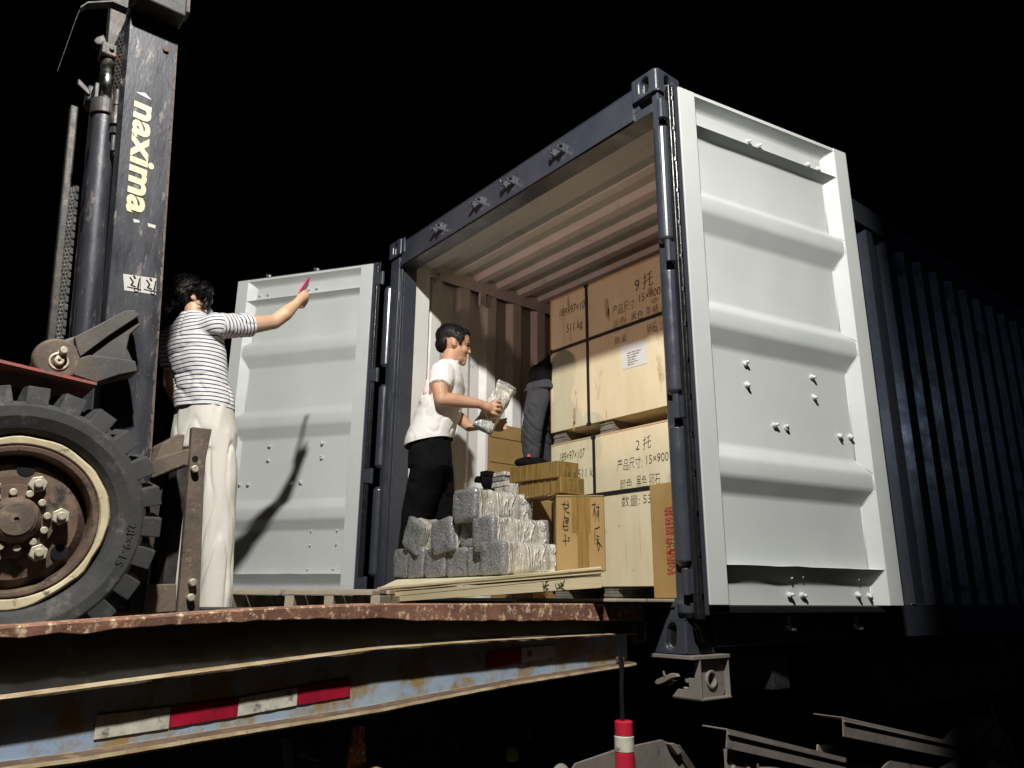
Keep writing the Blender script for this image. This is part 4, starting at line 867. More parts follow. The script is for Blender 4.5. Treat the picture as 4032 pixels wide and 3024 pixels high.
# ------------------------------------------------------------------ cargo
def ribbon(mb, pts, fn, w, mi=0):
    """pen stroke: pts 2D on a surface, fn(p, q) -> 3D"""
    for (a, b), (c, d) in zip(pts, pts[1:]):
        L = math.hypot(c-a, d-b) or 1e-6; nx, ny = -(d-b)/L*w, (c-a)/L*w; ex, ey = (c-a)/L*w*.5, (d-b)/L*w*.5
        mb.add([fn(a+nx-ex, b+ny-ey), fn(c+nx+ex, d+ny+ey), fn(c-nx+ex, d-ny+ey), fn(a-nx-ex, b-ny-ey)], [(0, 1, 2, 3)])
def wrapped(name, c, w_, h_, L_, seed, ax=None, label=None):
    """item wrapped in bubble wrap and clear film, long axis = second axis; c = middle of its near end"""
    X, Y, Z = [V(a).normalized() for a in (ax or ((1,0,0),(0,1,0),(0,0,1)))]; c = V(c); nr, ns = 40, 44
    vs = []; fs = []; mi = []
    for i in range(nr+1):
        t = i/nr; y = L_*t
        k = 1-.09*math.exp(-((t-.20)/.07)**2)-.14*math.exp(-((t-.82)/.06)**2)-.04*math.exp(-((t-.5)/.14)**2)
        if t < .02 or t > .98: k *= .93
        for j in range(ns):
            a = 2*pi*j/ns; e = .22+.30*math.exp(-((t-.5)/.28)**2)
            p = abs(cos(a))**e*(1 if cos(a) >= 0 else -1)*w_/2*k; q = abs(sin(a))**e*(1 if sin(a) >= 0 else -1)*h_/2*k
            n1 = noise.noise(V((p*16, y*11, q*16+seed*7)))*.0045+noise.noise(V((p*45+y*30, y*26, q*45+seed)))*.0022
            if t < .10 or t > .92: n1 += .003*(sin(y*700+j*.9))*.6
            r = 1+n1/max(.05, math.hypot(p, q)); vs.append(c+X*p*r+Y*(y+(.012*noise.noise(V((p*20, q*20, seed))) if i in (0, nr) else 0))+Z*q*r)
    for i in range(nr):
        for j in range(ns): fs.append((i*ns+j, i*ns+(j+1) % ns, (i+1)*ns+(j+1) % ns, (i+1)*ns+j)); mi.append(1 if (i+.5)/nr < .07 or (i+.5)/nr > .93 else 0)
    for base, y in ((0, 0), (nr*ns, L_)):
        prev = [base+j for j in range(ns)]
        for k in (.72, .4, 0):
            if k:
                new = []
                for j in range(ns):
                    o = V(vs[base+j])-(c+Y*y); bump = (.006*noise.noise(V(vs[base+j])*30+V((k*5, 0, seed)))-.004*(1-k))*(1 if y else -1); new.append(len(vs)); vs.append(c+Y*y+o*k+Y*bump)
                for j in range(ns): fs.append((prev[j], prev[(j+1) % ns], new[(j+1) % ns], new[j])); mi.append(1)
                prev = new
            else: fs.append(tuple(prev)); mi.append(1)
    m = MB(); m.add(vs, fs); m.m = mi
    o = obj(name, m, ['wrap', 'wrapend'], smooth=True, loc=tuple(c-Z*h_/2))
    tag(o, label, 'wrapped parcel', 'parcels in bubble wrap and clear film')
    return o
# stack of plywood sheets and a thick board
ts = thing('timber_stack', 'bright plywood sheets on a thick marked board under the wrapped parcels', 'timber stack', (-.85, -.1, .19))
def topz(x, y):
    f = .248+.0385*(x+1.62); b = .292+max(0, x+.8)*.035; b = max(b, f+.003)
    k = min(1, max(0, (y+.40)/.14)); k = k*k*(3-2*k); return f+(b-f)*k
def sheet(dz0, dz1, fy, x0, x1, jig, mt, back=.42):
    m = MB(); nx, ny = 24, 14; vs = []
    for zz in (dz1, dz0):
        for i in range(nx+1):
            for j in range(ny+1):
                x = x0+(x1-x0)*i/nx; y = fy+jig*noise.noise(V((x*4, dz0*99, 1)))+(back-fy)*(j/ny)**1.6; x = x-(y+.4)*1.0*i/nx; vs.append((x, y, topz(x, y)+zz+.0015*noise.noise(V((x*3, dz0*50, 2)))))
    N_ = (nx+1)*(ny+1); g = lambda i, j: i*(ny+1)+j
    fs = []
    for i in range(nx):
        for j in range(ny): fs += [(g(i,j), g(i+1,j), g(i+1,j+1), g(i,j+1)), (N_+g(i,j), N_+g(i,j+1), N_+g(i+1,j+1), N_+g(i+1,j))]
        fs += [(g(i,0), N_+g(i,0), N_+g(i+1,0), g(i+1,0)), (g(i,ny), g(i+1,ny), N_+g(i+1,ny), N_+g(i,ny))]
    for j in range(ny): fs += [(g(0,j), g(0,j+1), N_+g(0,j+1), N_+g(0,j)), (g(nx,j), N_+g(nx,j), N_+g(nx,j+1), g(nx,j+1))]
    m.add(vs, fs); return obj('plywood_sheet', m, mt, ts)
for i, (a, b) in enumerate(((-.0055, 0), (-.0115, -.0065), (-.0175, -.0125), (-.0235, -.0185))):
    sheet(a, b, -.398+(.004, .0, .006, .002)[i], -1.64-.02*i if i < 2 else -1.62, -.045+(.0, .004, -.004, .003)[i], .006, 'ply' if i == 0 else 'wood')
m = MB(); n = 40; bot = lambda x: .172+.0405*(x+1.62)+(.0 if x < -.5 else .0)
for k in range(2):
    z1f = lambda x: topz(x, -.4)-.0295-(.016 if k else 0)*0
    vs = []; 
    for i in range(n+1):
        x = -1.60+1.555*i/n; split = .196+.052*(x+1.60)
        zt, zb = (topz(x, -.4)-.0295-.004*max(0, (x+.9)), min(split+.0012, topz(x, -.4)-.031)) if k == 0 else (min(split-.0012, topz(x, -.4)-.033), bot(x))
        if zb > zt-.002: zb = zt-.002
        xb = x-.04*i/n; vs += [(x, -.400, zt), (x, -.400, zb), (xb, -.36, zb), (xb, -.36, zt)]
    m = MB(); m.add(vs, [(4*i+a, 4*i+(a+1) % 4, 4*i+4+(a+1) % 4, 4*i+4+a) for i in range(n) for a in range(4)]+[(0,3,2,1), (4*n, 4*n+1, 4*n+2, 4*n+3)]); bd = obj('board', m, 'wood', ts)
m = MB(); TS = [[(-0.357, 0.258), (-0.343, 0.23)], [(-0.357, 0.24), (-0.343, 0.245), (-0.322, 0.249)], [(-0.343, 0.248), (-0.338, 0.257), (-0.326, 0.263)], [(-0.343, 0.242), (-0.334, 0.234), (-0.324, 0.232)], [(-0.352, 0.234), (-0.348, 0.221), (-0.341, 0.2)], [(-0.357, 0.219), (-0.343, 0.221)], [(-0.337, 0.222), (-0.311, 0.223)], [(-0.343, 0.221), (-0.334, 0.231)], [(-0.341, 0.219), (-0.325, 0.208)], [(-0.285, 0.254), (-0.281, 0.24), (-0.275, 0.229)], [(-0.274, 0.235), (-0.261, 0.237), (-0.248, 0.235), (-0.224, 0.225)], [(-0.271, 0.253), (-0.26, 0.238)], [(-0.262, 0.251), (-0.252, 0.24)], [(-0.233, 0.264), (-0.241, 0.253), (-0.252, 0.241)], [(-0.256, 0.256), (-0.239, 0.246), (-0.243, 0.244), (-0.25, 0.248)]]
for s in TS: ribbon(m, s, lambda p, q: (p, -.4022, q), .0017)
obj('handwriting', m, 'ink', bd)
m = MB(); rnd = random.Random(3)
for i in range(26):
    x = -1.63+rnd.uniform(-.012, .012); y = -.39+rnd.uniform(0, .02); z = topz(-1.62, -.4)-rnd.uniform(.004, .075); m.obox((x, y, z), ((1, rnd.uniform(-.3, .3), rnd.uniform(-.4, .4)), (0, 1, 0), (0, 0, 1)), (rnd.uniform(.008, .022), .002, .0012))
for i in range(10): x = -.36+rnd.uniform(-.03, .03); m.obox((x, -.385, topz(x, -.38)+.003), ((1, .3, rnd.uniform(-.15, .15)), (0, 1, 0), (0, 0, 1)), (.022, .0015, .001))
obj('splinters', m, 'ply', ts)
m = MB(); m.box((-1.5, -.30, DECK), (-1.40, .0, .170)); m.box((-.6, -.36, DECK+.0), (-.45, -.02, .185)); obj('bearer', m, 'wood2', ts, bevel=.003)
# dock board bridging trailer and container
o = obj('dock_board', MB().box((-1.35, -.32, .1865), (-.055, .30, .1985)), 'wood2', bevel=.003, loc=(-.7, 0, .187)); tag(o, 'thin weathered board bridging the trailer end and the container sill', 'board')
# weathered pallet
pa = thing('pallet', 'weathered grey slatted pallet lying on the fork tips beside the woman', 'pallet', (-1.55, -.75, DECK))
A, B = V((-1.775, -1.135, 0)), V((-1.225, -.640, 0)); U = (B-A).normalized(); Pn = V((-U.y, U.x, 0)); wd = (B-A).length-.02
m = MB()
for k in range(5): m.obox(A+U*wd/2+Pn*(.05+k*.125)+V((0, 0, .2175+.001*(k % 2))), (U, Pn, (0, 0, 1)), (wd/2+random.uniform(0, .01), .052, .009)); 
for k in range(5):
    m2 = MB(); m2.obox(A+U*wd/2+Pn*(.05+k*.125)+V((0, 0, .2165+.002*(k % 2)+.006*(k > 0))), (U, Pn, (0, 0, 1)), (wd/2+random.uniform(-.01, .012), .054, .0095)); obj('slat', m2, 'wood2', pa, bevel=.002)
for s in (.03, .33, .52, .74):
    m2 = MB(); m2.obox(A+U*s+Pn*.30+V((0, 0, .168)), (U, Pn, (0, 0, 1)), (.022, .30, .038)); obj('bearer', m2, 'wood2', pa, bevel=.003)
m2 = MB(); m2.obox(A+U*.35+Pn*.3+V((0, 0, (.13+DECK)/2)), (U, Pn, (0, 0, 1)), (.30, .20, (.13-DECK)/2)); obj('support_block', m2, 'black', pa)
# wrapped parcels: lower row from the left, second row, top
WL = [('parcel on the lower row, leftmost and narrowest of its row', (-1.650, -.262, .372), .150, .150, .30, 0, 0),
 ('parcel on the lower row, second from the left, under the tilted parcel', (-1.495, -.272, .372), .150, .152, .32, 0, 0),
 ('parcel with bulging film, third from the left on the lower row', (-1.320, -.270, .366), .185, .142, .32, 0, 0),
 ('lower row parcel, fourth from the left, under the square second row parcel', (-1.140, -.260, .362), .168, .138, .32, 0, 0),
 ('lower row parcel in shadow beside the long bright one, fifth from left', (-.985, -.262, .364), .140, .135, .32, 0, 0),
 ('long bright parcel on the lower row against the tall carton', (-.815, -.300, .370), .172, .150, .345, 0, 0),
 ('tilted parcel leaning on the second row beside the black trousers', (-1.505, -.285, .508), .175, .165, .24, 24, 6),
 ('parcel on the second row standing square, next to the tilted one', (-1.235, -.290, .492), .180, .165, .33, -7, 0),
 ('dark parcel set back on the second row under the top parcel', (-1.050, -.250, .496), .165, .140, .32, 0, 0),
 ('long bright parcel on the second row beside the flat taped carton', (-.890, -.295, .482), .155, .155, .345, -2, 0),
 ('topmost parcel, lying alone on the second row', (-1.040, -.300, .622), .180, .160, .36, 0, 0)]
for i, (lb, c, w_, h_, L_, rl, yw) in enumerate(WL):
    a = rad(rl); b = rad(yw); X = V((cos(a), 0, -sin(a))); Zz = V((sin(a), 0, cos(a))); Yv = V((-sin(b), cos(b), 0))
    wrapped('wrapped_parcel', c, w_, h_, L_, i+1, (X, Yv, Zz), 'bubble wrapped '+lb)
# lower carton with handwriting, flat taped cartons on it
def carton(name, label, corner, e1, e2, l1, l2, h, mt='card', grp=None, lid=None):
    """corner nearest the camera, e1 right-hand face direction, e2 left-hand face direction"""
    c = V(corner); e1 = V(e1).normalized(); e2 = V(e2).normalized(); t = thing(name, label, 'carton', tuple(c+e1*l1/2+e2*l2/2), group=grp)
    m = MB(); nb = 8; 
    def P(a, b, z): 
        bul = .005*sin(pi*a)*sin(pi*b); return c+e1*l1*a+e2*l2*b+V((0, 0, z))
    m.add([P(0,0,0), P(1,0,0), P(1,1,0), P(0,1,0), P(0,0,h), P(1,0,h), P(1,1,h), P(0,1,h)], [(0,3,2,1),(4,5,6,7),(0,1,5,4),(1,2,6,5),(2,3,7,6),(3,0,4,7)])
    b = obj('box', m, mt, t, bevel=.006, seg=3); n1 = (e1-e2*e1.dot(e2)); 
    nr = V((e1.y, -e1.x, 0)); nl = V((-e2.y, e2.x, 0)); nr = nr if nr.dot(e2) < 0 else -nr; nl = nl if nl.dot(e1) < 0 else -nl
    R = lambda s, t_, d=.0015: c+e1*l1*s+V((0, 0, h*(1-t_)))+nr*d
    Lf = lambda s, t_, d=.0015: c+e2*l2*s+V((0, 0, h*(1-t_)))+nl*d
    return t, b, R, Lf
t, b, R, Lf = carton('carton', 'brown carton with handwriting and a taped seam, standing beside the wrapped parcels', (-.700, -.015, .318), (.62, .785, 0), (-.785, .62, 0), .225, .33, .345)
m = MB(); q = lambda x0, x1, y0, y1: m.add([R(x0, y0), R(x1, y0), R(x1, y1), R(x0, y1)], [(0, 1, 2, 3)])
q(.32, .70, .0, .50); q(.43, .66, .50, .985); q(.40, .43, .50, .53); obj('tape', m, 'tape', t)
m = MB(); m.add([R(.50, 0, .0022), R(.508, 0, .0022), R(.52, .99, .0022), R(.512, .99, .0022)], [(0, 1, 2, 3)]); m.add([R(.0, .02, .002), R(1, .01, .002), R(1, .02, .002), R(0, .03, .002)], [(0, 1, 2, 3)]); obj('seam', m, 'brownink', t)
SX = [[(410,180),(410,300),(440,480)],[(370,240),(430,245)],[(465,180),(490,260),(490,300)],[(440,240),(500,270)],[(440,320),(490,310)],[(410,300),(470,380),(480,400),(510,395),(530,430)],[(430,490),(470,495)],[(440,510),(440,640),(470,735),(530,725),(520,650),(440,660)],[(475,500),(520,510),(515,600),(470,590),(475,510)],[(495,500),(495,600)],[(475,550),(515,555)],[(430,560),(440,720)],
 [(495,815),(515,1020)],[(460,935),(530,925)],[(540,870),(570,880),(570,930),(545,940)],[(475,820),(490,840)],
 [(948,200),(955,310)],[(900,245),(970,240)],[(950,310),(940,460)],[(955,310),(990,560)],[(960,330),(1000,450)],[(1012,240),(1020,330)],[(985,290),(1040,295)],[(1020,330),(1018,490)],[(1020,350),(1055,565)],[(1030,350),(1050,460)],
 [(1000,700),(1040,690),(1080,660)],[(1000,730),(1010,830),(1030,990)],[(1040,830),(1085,845)],[(1045,890),(1085,905)],[(1060,940),(1110,970),(1060,980),(1100,1105),(1110,1080),(1105,1000)],[(1060,920),(1160,1045)]]
m = MB()
for s in SX: ribbon(m, [((x-(250+.118*(y-100)))/860, (y-60)/1430) for x, y in s], lambda p, qq: R(p, qq, .003), .0055)
obj('handwriting', m, 'ink', t)
m = MB(); m.add([Lf(0, 0, .002)+V((0, 0, .002)), Lf(.65, 0, .03)+V((0, 0, .010)), Lf(.70, 0, .004)+V((0, 0, -.004)), Lf(0, .03, .012)], [(0, 1, 2, 3)]); m.add([Lf(0, 0, .0)+V((0, 0, .003)), Lf(.65, 0, .0)+V((0, 0, .003)), Lf(.62, 0, .045)+V((0, 0, .026)), Lf(.05, .0, .035)+V((0, 0, -.006))], [(0, 1, 2, 3)]); obj('flap', m, 'card', t)
t, b, R, Lf = carton('flat_carton', 'lower half of the flat taped cartons, resting on the handwritten carton', (-.690, .005, .672), (.15, .985, 0), (-1, .04, 0), .135, .33, .078)
m = MB(); rnd = random.Random(5)
for k in range(7): x = k*.14; m.add([Lf(x, .01, .0018), Lf(x+.12, .01, .0018), Lf(x+.125, .99, .0018), Lf(x+.005, .99, .0018)], [(0, 1, 2, 3)])
m.add([R(0, .02, .0018), R(1, .02, .0018), R(1, .98, .0018), R(0, .98, .0018)], [(0, 1, 2, 3)]); obj('tape', m, 'tape', t)
m = MB()
for x0 in (.34, .52): 
    for a, b_ in (((x0, .15), (x0+.12, .15)), ((x0+.12, .15), (x0+.12, .8)), ((x0+.12, .8), (x0, .8)), ((x0, .8), (x0, .15))): ribbon(m, [a, b_], lambda p, qq: R(p, qq, .003), .012)
for yy in (.2, .35, .5, .65, .8): ribbon(m, [(.76, yy), (.90, yy)], lambda p, qq: R(p, qq, .003), .02)
ribbon(m, [(.79, .15), (.79, .85)], lambda p, qq: R(p, qq, .003), .02); obj('printing', m, 'brownink', t)
t, b, R, Lf = carton('flat_carton', 'upper flat carton covered in strips of brown tape, on top of the carton pile', (-.698, -.005, .753), (.12, .99, 0), (-1, .03, -.0), .120, .375, .078)
t.rotation_euler = (0, rad(2.2), 0)
m = MB()
for k in range(8): x = k*.125; m.add([Lf(x, .01, .0018), Lf(x+.112, .01, .0018), Lf(x+.115, .99, .0018), Lf(x+.003, .99, .0018)], [(0, 1, 2, 3)])
m.add([R(0, .02, .0018), R(1, .02, .0018), R(1, .98, .0018), R(0, .98, .0018)], [(0, 1, 2, 3)]); obj('tape', m, 'tape', t)
m = MB()
for x0 in (.32, .48, .76):
    for k in range(5): ribbon(m, [(x0, .62+k*.07), (x0+.09, .62+k*.07)], lambda p, qq: R(p, qq, .003), .012)
    ribbon(m, [(x0+.045, .6), (x0+.045, .93)], lambda p, qq: R(p, qq, .003), .012)
obj('printing', m, 'brownink', t)
# tall carton with red print by the right post
t, b, R, Lf = carton('tall_carton', 'tall narrow brown carton printed in red, standing just inside the right container post', (-.055, .12, .2005), (1, .0, 0), (0, 1, 0), .001, .38, .472)
bpy.data.objects.remove(b)
m = MB(); m.box((-.252, .12, .2005), (-.055, .50, .674)); obj('box', m, 'card', t, bevel=.005, seg=3)
m = MB(); put(m, '钓箱配件周转箱', .052, (-.130, .1184, .293), (0, 0, 1), (-1, 0, 0), 0, 0, 1.0, fit=.277)
obj('red_print', m, 'redink', t)
# opened-out cardboard leaning on the container wall, and a piece beside the left post
t = thing('cardboard_sheet', 'creased brown cardboard sheet leaning on the left container wall behind the workers', 'cardboard', (-2.33, 1.1, .18))
m = MB(); y0, y1 = .835, 1.48
zs = [.60, 1.136, 1.317, 1.42]
for a, b_ in zip(zs, zs[1:]):
    m.add([(-2.33+.006*(b_ > 1.2), y0, a), (-2.33+.006*(b_ > 1.2), y1, a), (-2.33, y1, b_-.004), (-2.33, y0, b_-.004)], [(0, 1, 2, 3)])
    m.add([(-2.335, y0, a), (-2.335, y1, a), (-2.335, y1, b_), (-2.335, y0, b_)], [(0, 3, 2, 1)])
m.box((-2.337, y0-.008, .60), (-2.326, y0, 1.40)); obj('panel', m, 'card', t)
t = thing('cardboard_sheet', 'narrow cardboard piece standing between the left post and the man in white', 'cardboard', (-2.27, .22, .18))
m = MB(); m.prism([(-2.30, 1.17), (-2.225, 1.155), (-2.235, .62), (-2.275, .72)], lambda p, q, t_: (p-.07, .20+t_, q), 0, .006); obj('panel', m, 'card', t)
# crate-high pile of cartons the third worker stands on
for i, (z0, z1, lb) in enumerate(((.18, .62, 'lower'), (.625, 1.045, 'upper'))):
    t = thing('carton', lb+' brown carton of the pile under the feet of the worker in grey trousers', 'carton', (-2.1, 1.4, z0))
    m = MB(); m.box((-2.325, .86+.01*i, z0), (-1.885, 1.9, z1)); obj('box', m, 'card', t, bevel=.006); m = MB(); m.box((-2.13, .857+.01*i, z0+.01), (-2.08, .8595+.01*i, z1)); obj('tape', m, 'tape', t)
# small dark bundle and slabs behind the topmost parcel
t = thing('dark_bundle', 'black tied bundle lying on wrapped grey slabs behind the topmost parcel', 'bundle', (-1.40, .28, .70))
sc = 1.0
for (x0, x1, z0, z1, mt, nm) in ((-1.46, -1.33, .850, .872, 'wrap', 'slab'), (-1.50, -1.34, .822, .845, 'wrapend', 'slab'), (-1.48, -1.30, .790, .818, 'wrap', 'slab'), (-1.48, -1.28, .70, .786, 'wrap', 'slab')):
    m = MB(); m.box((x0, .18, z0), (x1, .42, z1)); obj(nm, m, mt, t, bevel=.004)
m = MB(); m.ell((-1.462, .16, .83), (.032, .035, .05), nu=14, nv=10); m.box((-1.49, .13, .855), (-1.43, .19, .884)); m.ell((-1.50, .16, .775), (.11, .03, .016)); m.prism([(-1.575, .845), (-1.555, .868), (-1.50, .862), (-1.495, .825), (-1.57, .832)], lambda p, q, t_: (p, .15+t_, q), 0, .05); obj('black_cloth', m, 'blackcl', t, bevel=.006)
t = thing('carton', 'brown carton hidden behind the wrapped parcels under the black bundle', 'carton', (-1.35, .33, .18)); m = MB(); m.box((-1.60, .15, .30), (-1.10, .52, .699)); obj('box', m, 'card', t, bevel=.005)
# ------------------------------------------------------------------ people: one skinned surface per body, clothes and hair as children
def cap(mb, p0, r0, p1, r1, n=14):
    p0 = V(p0); p1 = V(p1); d = (p1-p0); L = d.length
    mb.cyl(p0, p1, r0, r1, n)
    mb.ell(p0, (r0, r0, r0), nu=n, nv=8); mb.ell(p1, (r1, r1, r1), nu=n, nv=8)
def chain_(mb, pts):
    for (p, r), (q, s) in zip(pts, pts[1:]): cap(mb, p, r, q, s)
def loft(mb, rings, X, Y, n=28, e=.85):
    """rings: (centre, rx, ry); horizontal section axes X, Y; closed top and bottom"""
    X = V(X).normalized(); Y = V(Y).normalized(); vs = []
    for c, rx, ry in rings:
        c = V(c)
        for i in range(n):
            a = 2*pi*i/n; p = abs(cos(a))**e*(1 if cos(a) >= 0 else -1); q = abs(sin(a))**e*(1 if sin(a) >= 0 else -1); vs.append(c+X*rx*p+Y*ry*q)
    k = len(rings); fs = [(j*n+i, j*n+(i+1) % n, (j+1)*n+(i+1) % n, (j+1)*n+i) for j in range(k-1) for i in range(n)]+[tuple(range(n))[::-1], tuple((k-1)*n+i for i in range(n))]
    mb.add(vs, fs)
def blob(name, mb, mt, vox, smooth=4, parent=None, disp=None, org=None, cut=None):
    me = bpy.data.meshes.new('tmp'); me.from_pydata([tuple(v) for v in mb.v], [], mb.f)
    bm = bmesh.new(); bm.from_mesh(me); bmesh.ops.remove_doubles(bm, verts=bm.verts, dist=1e-6); bmesh.ops.recalc_face_normals(bm, faces=bm.faces); bm.to_mesh(me); bm.free()
    o = bpy.data.objects.new('tmp', me); C.objects.link(o)
    r = o.modifiers.new('r', 'REMESH'); r.mode = 'VOXEL'; r.voxel_size = vox
    s = o.modifiers.new('s', 'SMOOTH'); s.factor = .5; s.iterations = smooth
    dg = bpy.context.evaluated_depsgraph_get(); m2 = bpy.data.meshes.new_from_object(o.evaluated_get(dg)); bpy.data.objects.remove(o)
    m2.materials.clear()
    if disp:
        ns = [v.normal.copy() for v in m2.vertices]
        for v, n_ in zip(m2.vertices, ns): v.co += n_*disp(v.co)
    if cut:
        bm = bmesh.new(); bm.from_mesh(m2)
        for co, no in cut: bmesh.ops.bisect_plane(bm, geom=bm.verts[:]+bm.edges[:]+bm.faces[:], plane_co=co, plane_no=no, clear_outer=True)
        bm.to_mesh(m2); bm.free()
    m2.polygons.foreach_set('use_smooth', [True]*len(m2.polygons))
    off = rootloc(parent); org = V(org) if org is not None else off
    m2.transform(M4.Translation(-org)); m2.name = name; m2.materials.append(MT[mt])
    ob = bpy.data.objects.new(name, m2); C.objects.link(ob); ob['_o'] = tuple(org)
    if parent is not None: ob.parent = parent
    ob.location = org-off
    return ob
def head(mb, c, f, u=(0, 0, 1), k=1.0, w=1.0):
    c = V(c); f = V(f).normalized(); u = (V(u)-f*V(u).dot(f)).normalized(); s = u.cross(f)
    P = lambda a, b, d: c+(f*a+s*b*w+u*d)*k
    def E(a, b, d, ra, rb, rd): mb.ell(P(a, b, d), (ra*k, rb*k*w, rd*k), (f, s, u), 18, 12)
    E(-.010, 0, .028, .095, .076, .088); E(.028, 0, -.030, .062, .062, .078); E(.040, 0, -.078, .044, .047, .034); E(.072, 0, -.098, .020, .022, .017); E(.02, 0, .03, .072, .068, .075)
    cap(mb, P(.084, 0, .016), .008*k, P(.1005, 0, -.026), .0105*k); E(.090, .009, -.030, .009, .007, .007); E(.090, -.009, -.030, .009, .007, .007)
    for q in (-1, 1):
        E(.078, q*.028, .026, .014, .020, .009); E(.062, q*.038, -.028, .024, .020, .024); E(-.006, q*.076, -.010, .015, .007, .024); E(.004, q*.071, -.022, .010, .009, .012); E(.022, q*.020, -.055, .052, .036, .042)
    E(.084, 0, -.059, .010, .015, .006); E(.082, 0, -.069, .010, .014, .007); E(.070, 0, -.082, .022, .030, .018)
    return P
def eyes(P, parent, k=1):
    m = MB()
    for q in (-1, 1): m.ell(P(.0815, q*.030, .004), (.0085, .0125, .0045), nu=12, nv=8)
    obj('eyes', m, 'hair', parent, smooth=True)
    m = MB()
    for q in (-1, 1): m.tube([P(.088, q*.014, .030), P(.0885, q*.032, .036), P(.078, q*.050, .030)], .0035)
    obj('eyebrows', m, 'hair', parent, smooth=True)
def finger(mb, pts, r0=.0085, r1=.0068):
    k = len(pts)-1
    chain_(mb, [(p, r0+(r1-r0)*i/k) for i, p in enumerate(pts)])
folds = lambda a, sc, seed, st=(1, 1, 1): (lambda co: a*noise.noise(V((co.x*sc*st[0]+seed, co.y*sc*st[1], co.z*sc*st[2])))+a*.5*noise.noise(V((co.x*sc*2.3*st[0]+seed, co.y*sc*2.3*st[1], co.z*sc*2.7*st[2]))))

def strands(o, n, flow, ln, wd, lift=.35, seed=1, curl=.25):
    """fine hair blades over the hair surface, so its outline and sheen break up"""
    me = o.data; rnd = random.Random(seed); org = V(o['_o']); ps = me.polygons; bm = bmesh.new(); bm.from_mesh(me); N_ = len(ps)
    for k in range(n):
        p = ps[rnd.randrange(N_)]; c = p.center.copy(); nr = p.normal.copy(); f = flow(c+org); f = (f-nr*f.dot(nr))
        if f.length < 1e-4: continue
        f.normalize(); sd = nr.cross(f); f = (f+sd*rnd.uniform(-curl, curl)+nr*rnd.uniform(.02, lift)).normalized(); L_ = ln*rnd.uniform(.6, 1.3)
        a, b, d = bm.verts.new(c+sd*wd), bm.verts.new(c-sd*wd), bm.verts.new(c+f*L_*.55+nr*.0012); e = bm.verts.new(c+f*L_-nr*L_*.12)
        try: bm.faces.new((a, b, d)); bm.faces.new((b, d, e))
        except ValueError: pass
    bm.to_mesh(me); bm.free()
# --- woman in the striped top
X1, F1 = V((.943, .332, 0)), V((-.332, .943, 0)); WX = (-1.91, -1.27)
SK = MB()
Pw = head(SK, (-1.950, -1.395, 1.668), (.05, 1, -.05), k=.93, w=.97)
chain_(SK, [((-1.925, -1.375, 1.52), .048), ((-1.93, -1.38, 1.60), .046), ((-1.94, -1.385, 1.66), .048)])
loft(SK, [((-1.905, -1.265, .92), .14, .10), ((-1.905, -1.28, 1.05), .13, .09), ((-1.91, -1.30, 1.18), .11, .085), ((-1.93, -1.33, 1.35), .13, .09), ((-1.94, -1.36, 1.50), .13, .06), ((-1.93, -1.37, 1.55), .06, .05)], X1, F1)
shR, shL = V((-1.79, -1.305, 1.495)), V((-2.10, -1.42, 1.495))
elR, wrR = V((-1.835, -.996, 1.605)), V((-1.845, -.872, 1.752))
chain_(SK, [(shR, .040), ((-1.81, -1.20, 1.528), .045), ((-1.830, -1.12, 1.557), .049), (elR, .039), ((-1.819, -.944, 1.660), .038), (wrR, .0235)])
chain_(SK, [(shL, .044), ((-2.19, -1.38, 1.27), .037), ((-2.185, -1.27, 1.07), .025), ((-2.18, -1.25, 1.03), .027)])
for i in range(4): finger(SK, [V((-2.19+i*.004, -1.27+i*.016, 1.01)), V((-2.185+i*.004, -1.265+i*.017, .965)), V((-2.165+i*.004, -1.26+i*.017, .94))])
finger(SK, [(-2.17, -1.225, 1.03), (-2.155, -1.20, 1.00), (-2.15, -1.195, .975)])
for hx2, hy2, kx, ky, ax_, ay in ((-1.835, -1.235, -1.80, -1.19, -1.785, -1.172), (-1.985, -1.29, -1.985, -1.24, -1.985, -1.212)):
    chain_(SK, [((hx2, hy2, .93), .068), ((kx, ky, .56), .048), ((ax_, ay, .12), .035)])
# right hand round the phone
ph_ax = V((-.30, .50, .90)).normalized(); vw = V((-.84, .46, .08)); ph_w = (vw-ph_ax*vw.dot(ph_ax)).normalized(); ph_n = ph_ax.cross(ph_w).normalized()
pc = V((-1.940, -.806, 1.880))
pal = V((-1.885, -.832, 1.802)); 
chain_(SK, [(wrR, .0235), (wrR+(pal-wrR)*.5, .026), (pal, .030), (pal+V((.0, .012, .012)), .028)])
side = ph_n if ph_n.dot(V((.63, .776, 0))) > 0 else -ph_n      # direction to image right
tocam = -ph_w
for i in range(4):                                             # fingers pass behind the phone from the right side and close on its left edge
    b = pal+ph_ax*(.022-.016*i)+side*.020-tocam*.004
    finger(SK, [b, b+side*.006-tocam*.030, b-side*.012-tocam*.048, b-side*.034-tocam*.040, b-side*.046-tocam*.022])
finger(SK, [pal+tocam*.020-ph_ax*.008, pal+tocam*.026+ph_ax*.020-side*.004, pal+tocam*.014+ph_ax*.046+side*.001, pal+tocam*.010+ph_ax*.064+side*.004], .0105, .008)
wm = blob('person', SK, 'skinf', .0048, 3, org=(-1.9, -1.27, DECK)); tag(wm, 'woman in a navy striped top and cream trousers seen from behind, raising a phone', 'person')
eyes(Pw, wm)
HR = MB()
f = V((.05, 1, -.05)).normalized(); s_ = V((0, 0, 1)).cross(f); 
HR.ell(Pw(-.018, 0, .036), (.098, .082, .088), (f, s_, V((0, 0, 1))), 20, 14); HR.ell(Pw(-.055, 0, .0), (.062, .074, .066), (f, s_, V((0, 0, 1))), 20, 14)
HR.ell(Pw(.055, 0, .075), (.045, .060, .028), (f, s_, V((0, 0, 1)))); 
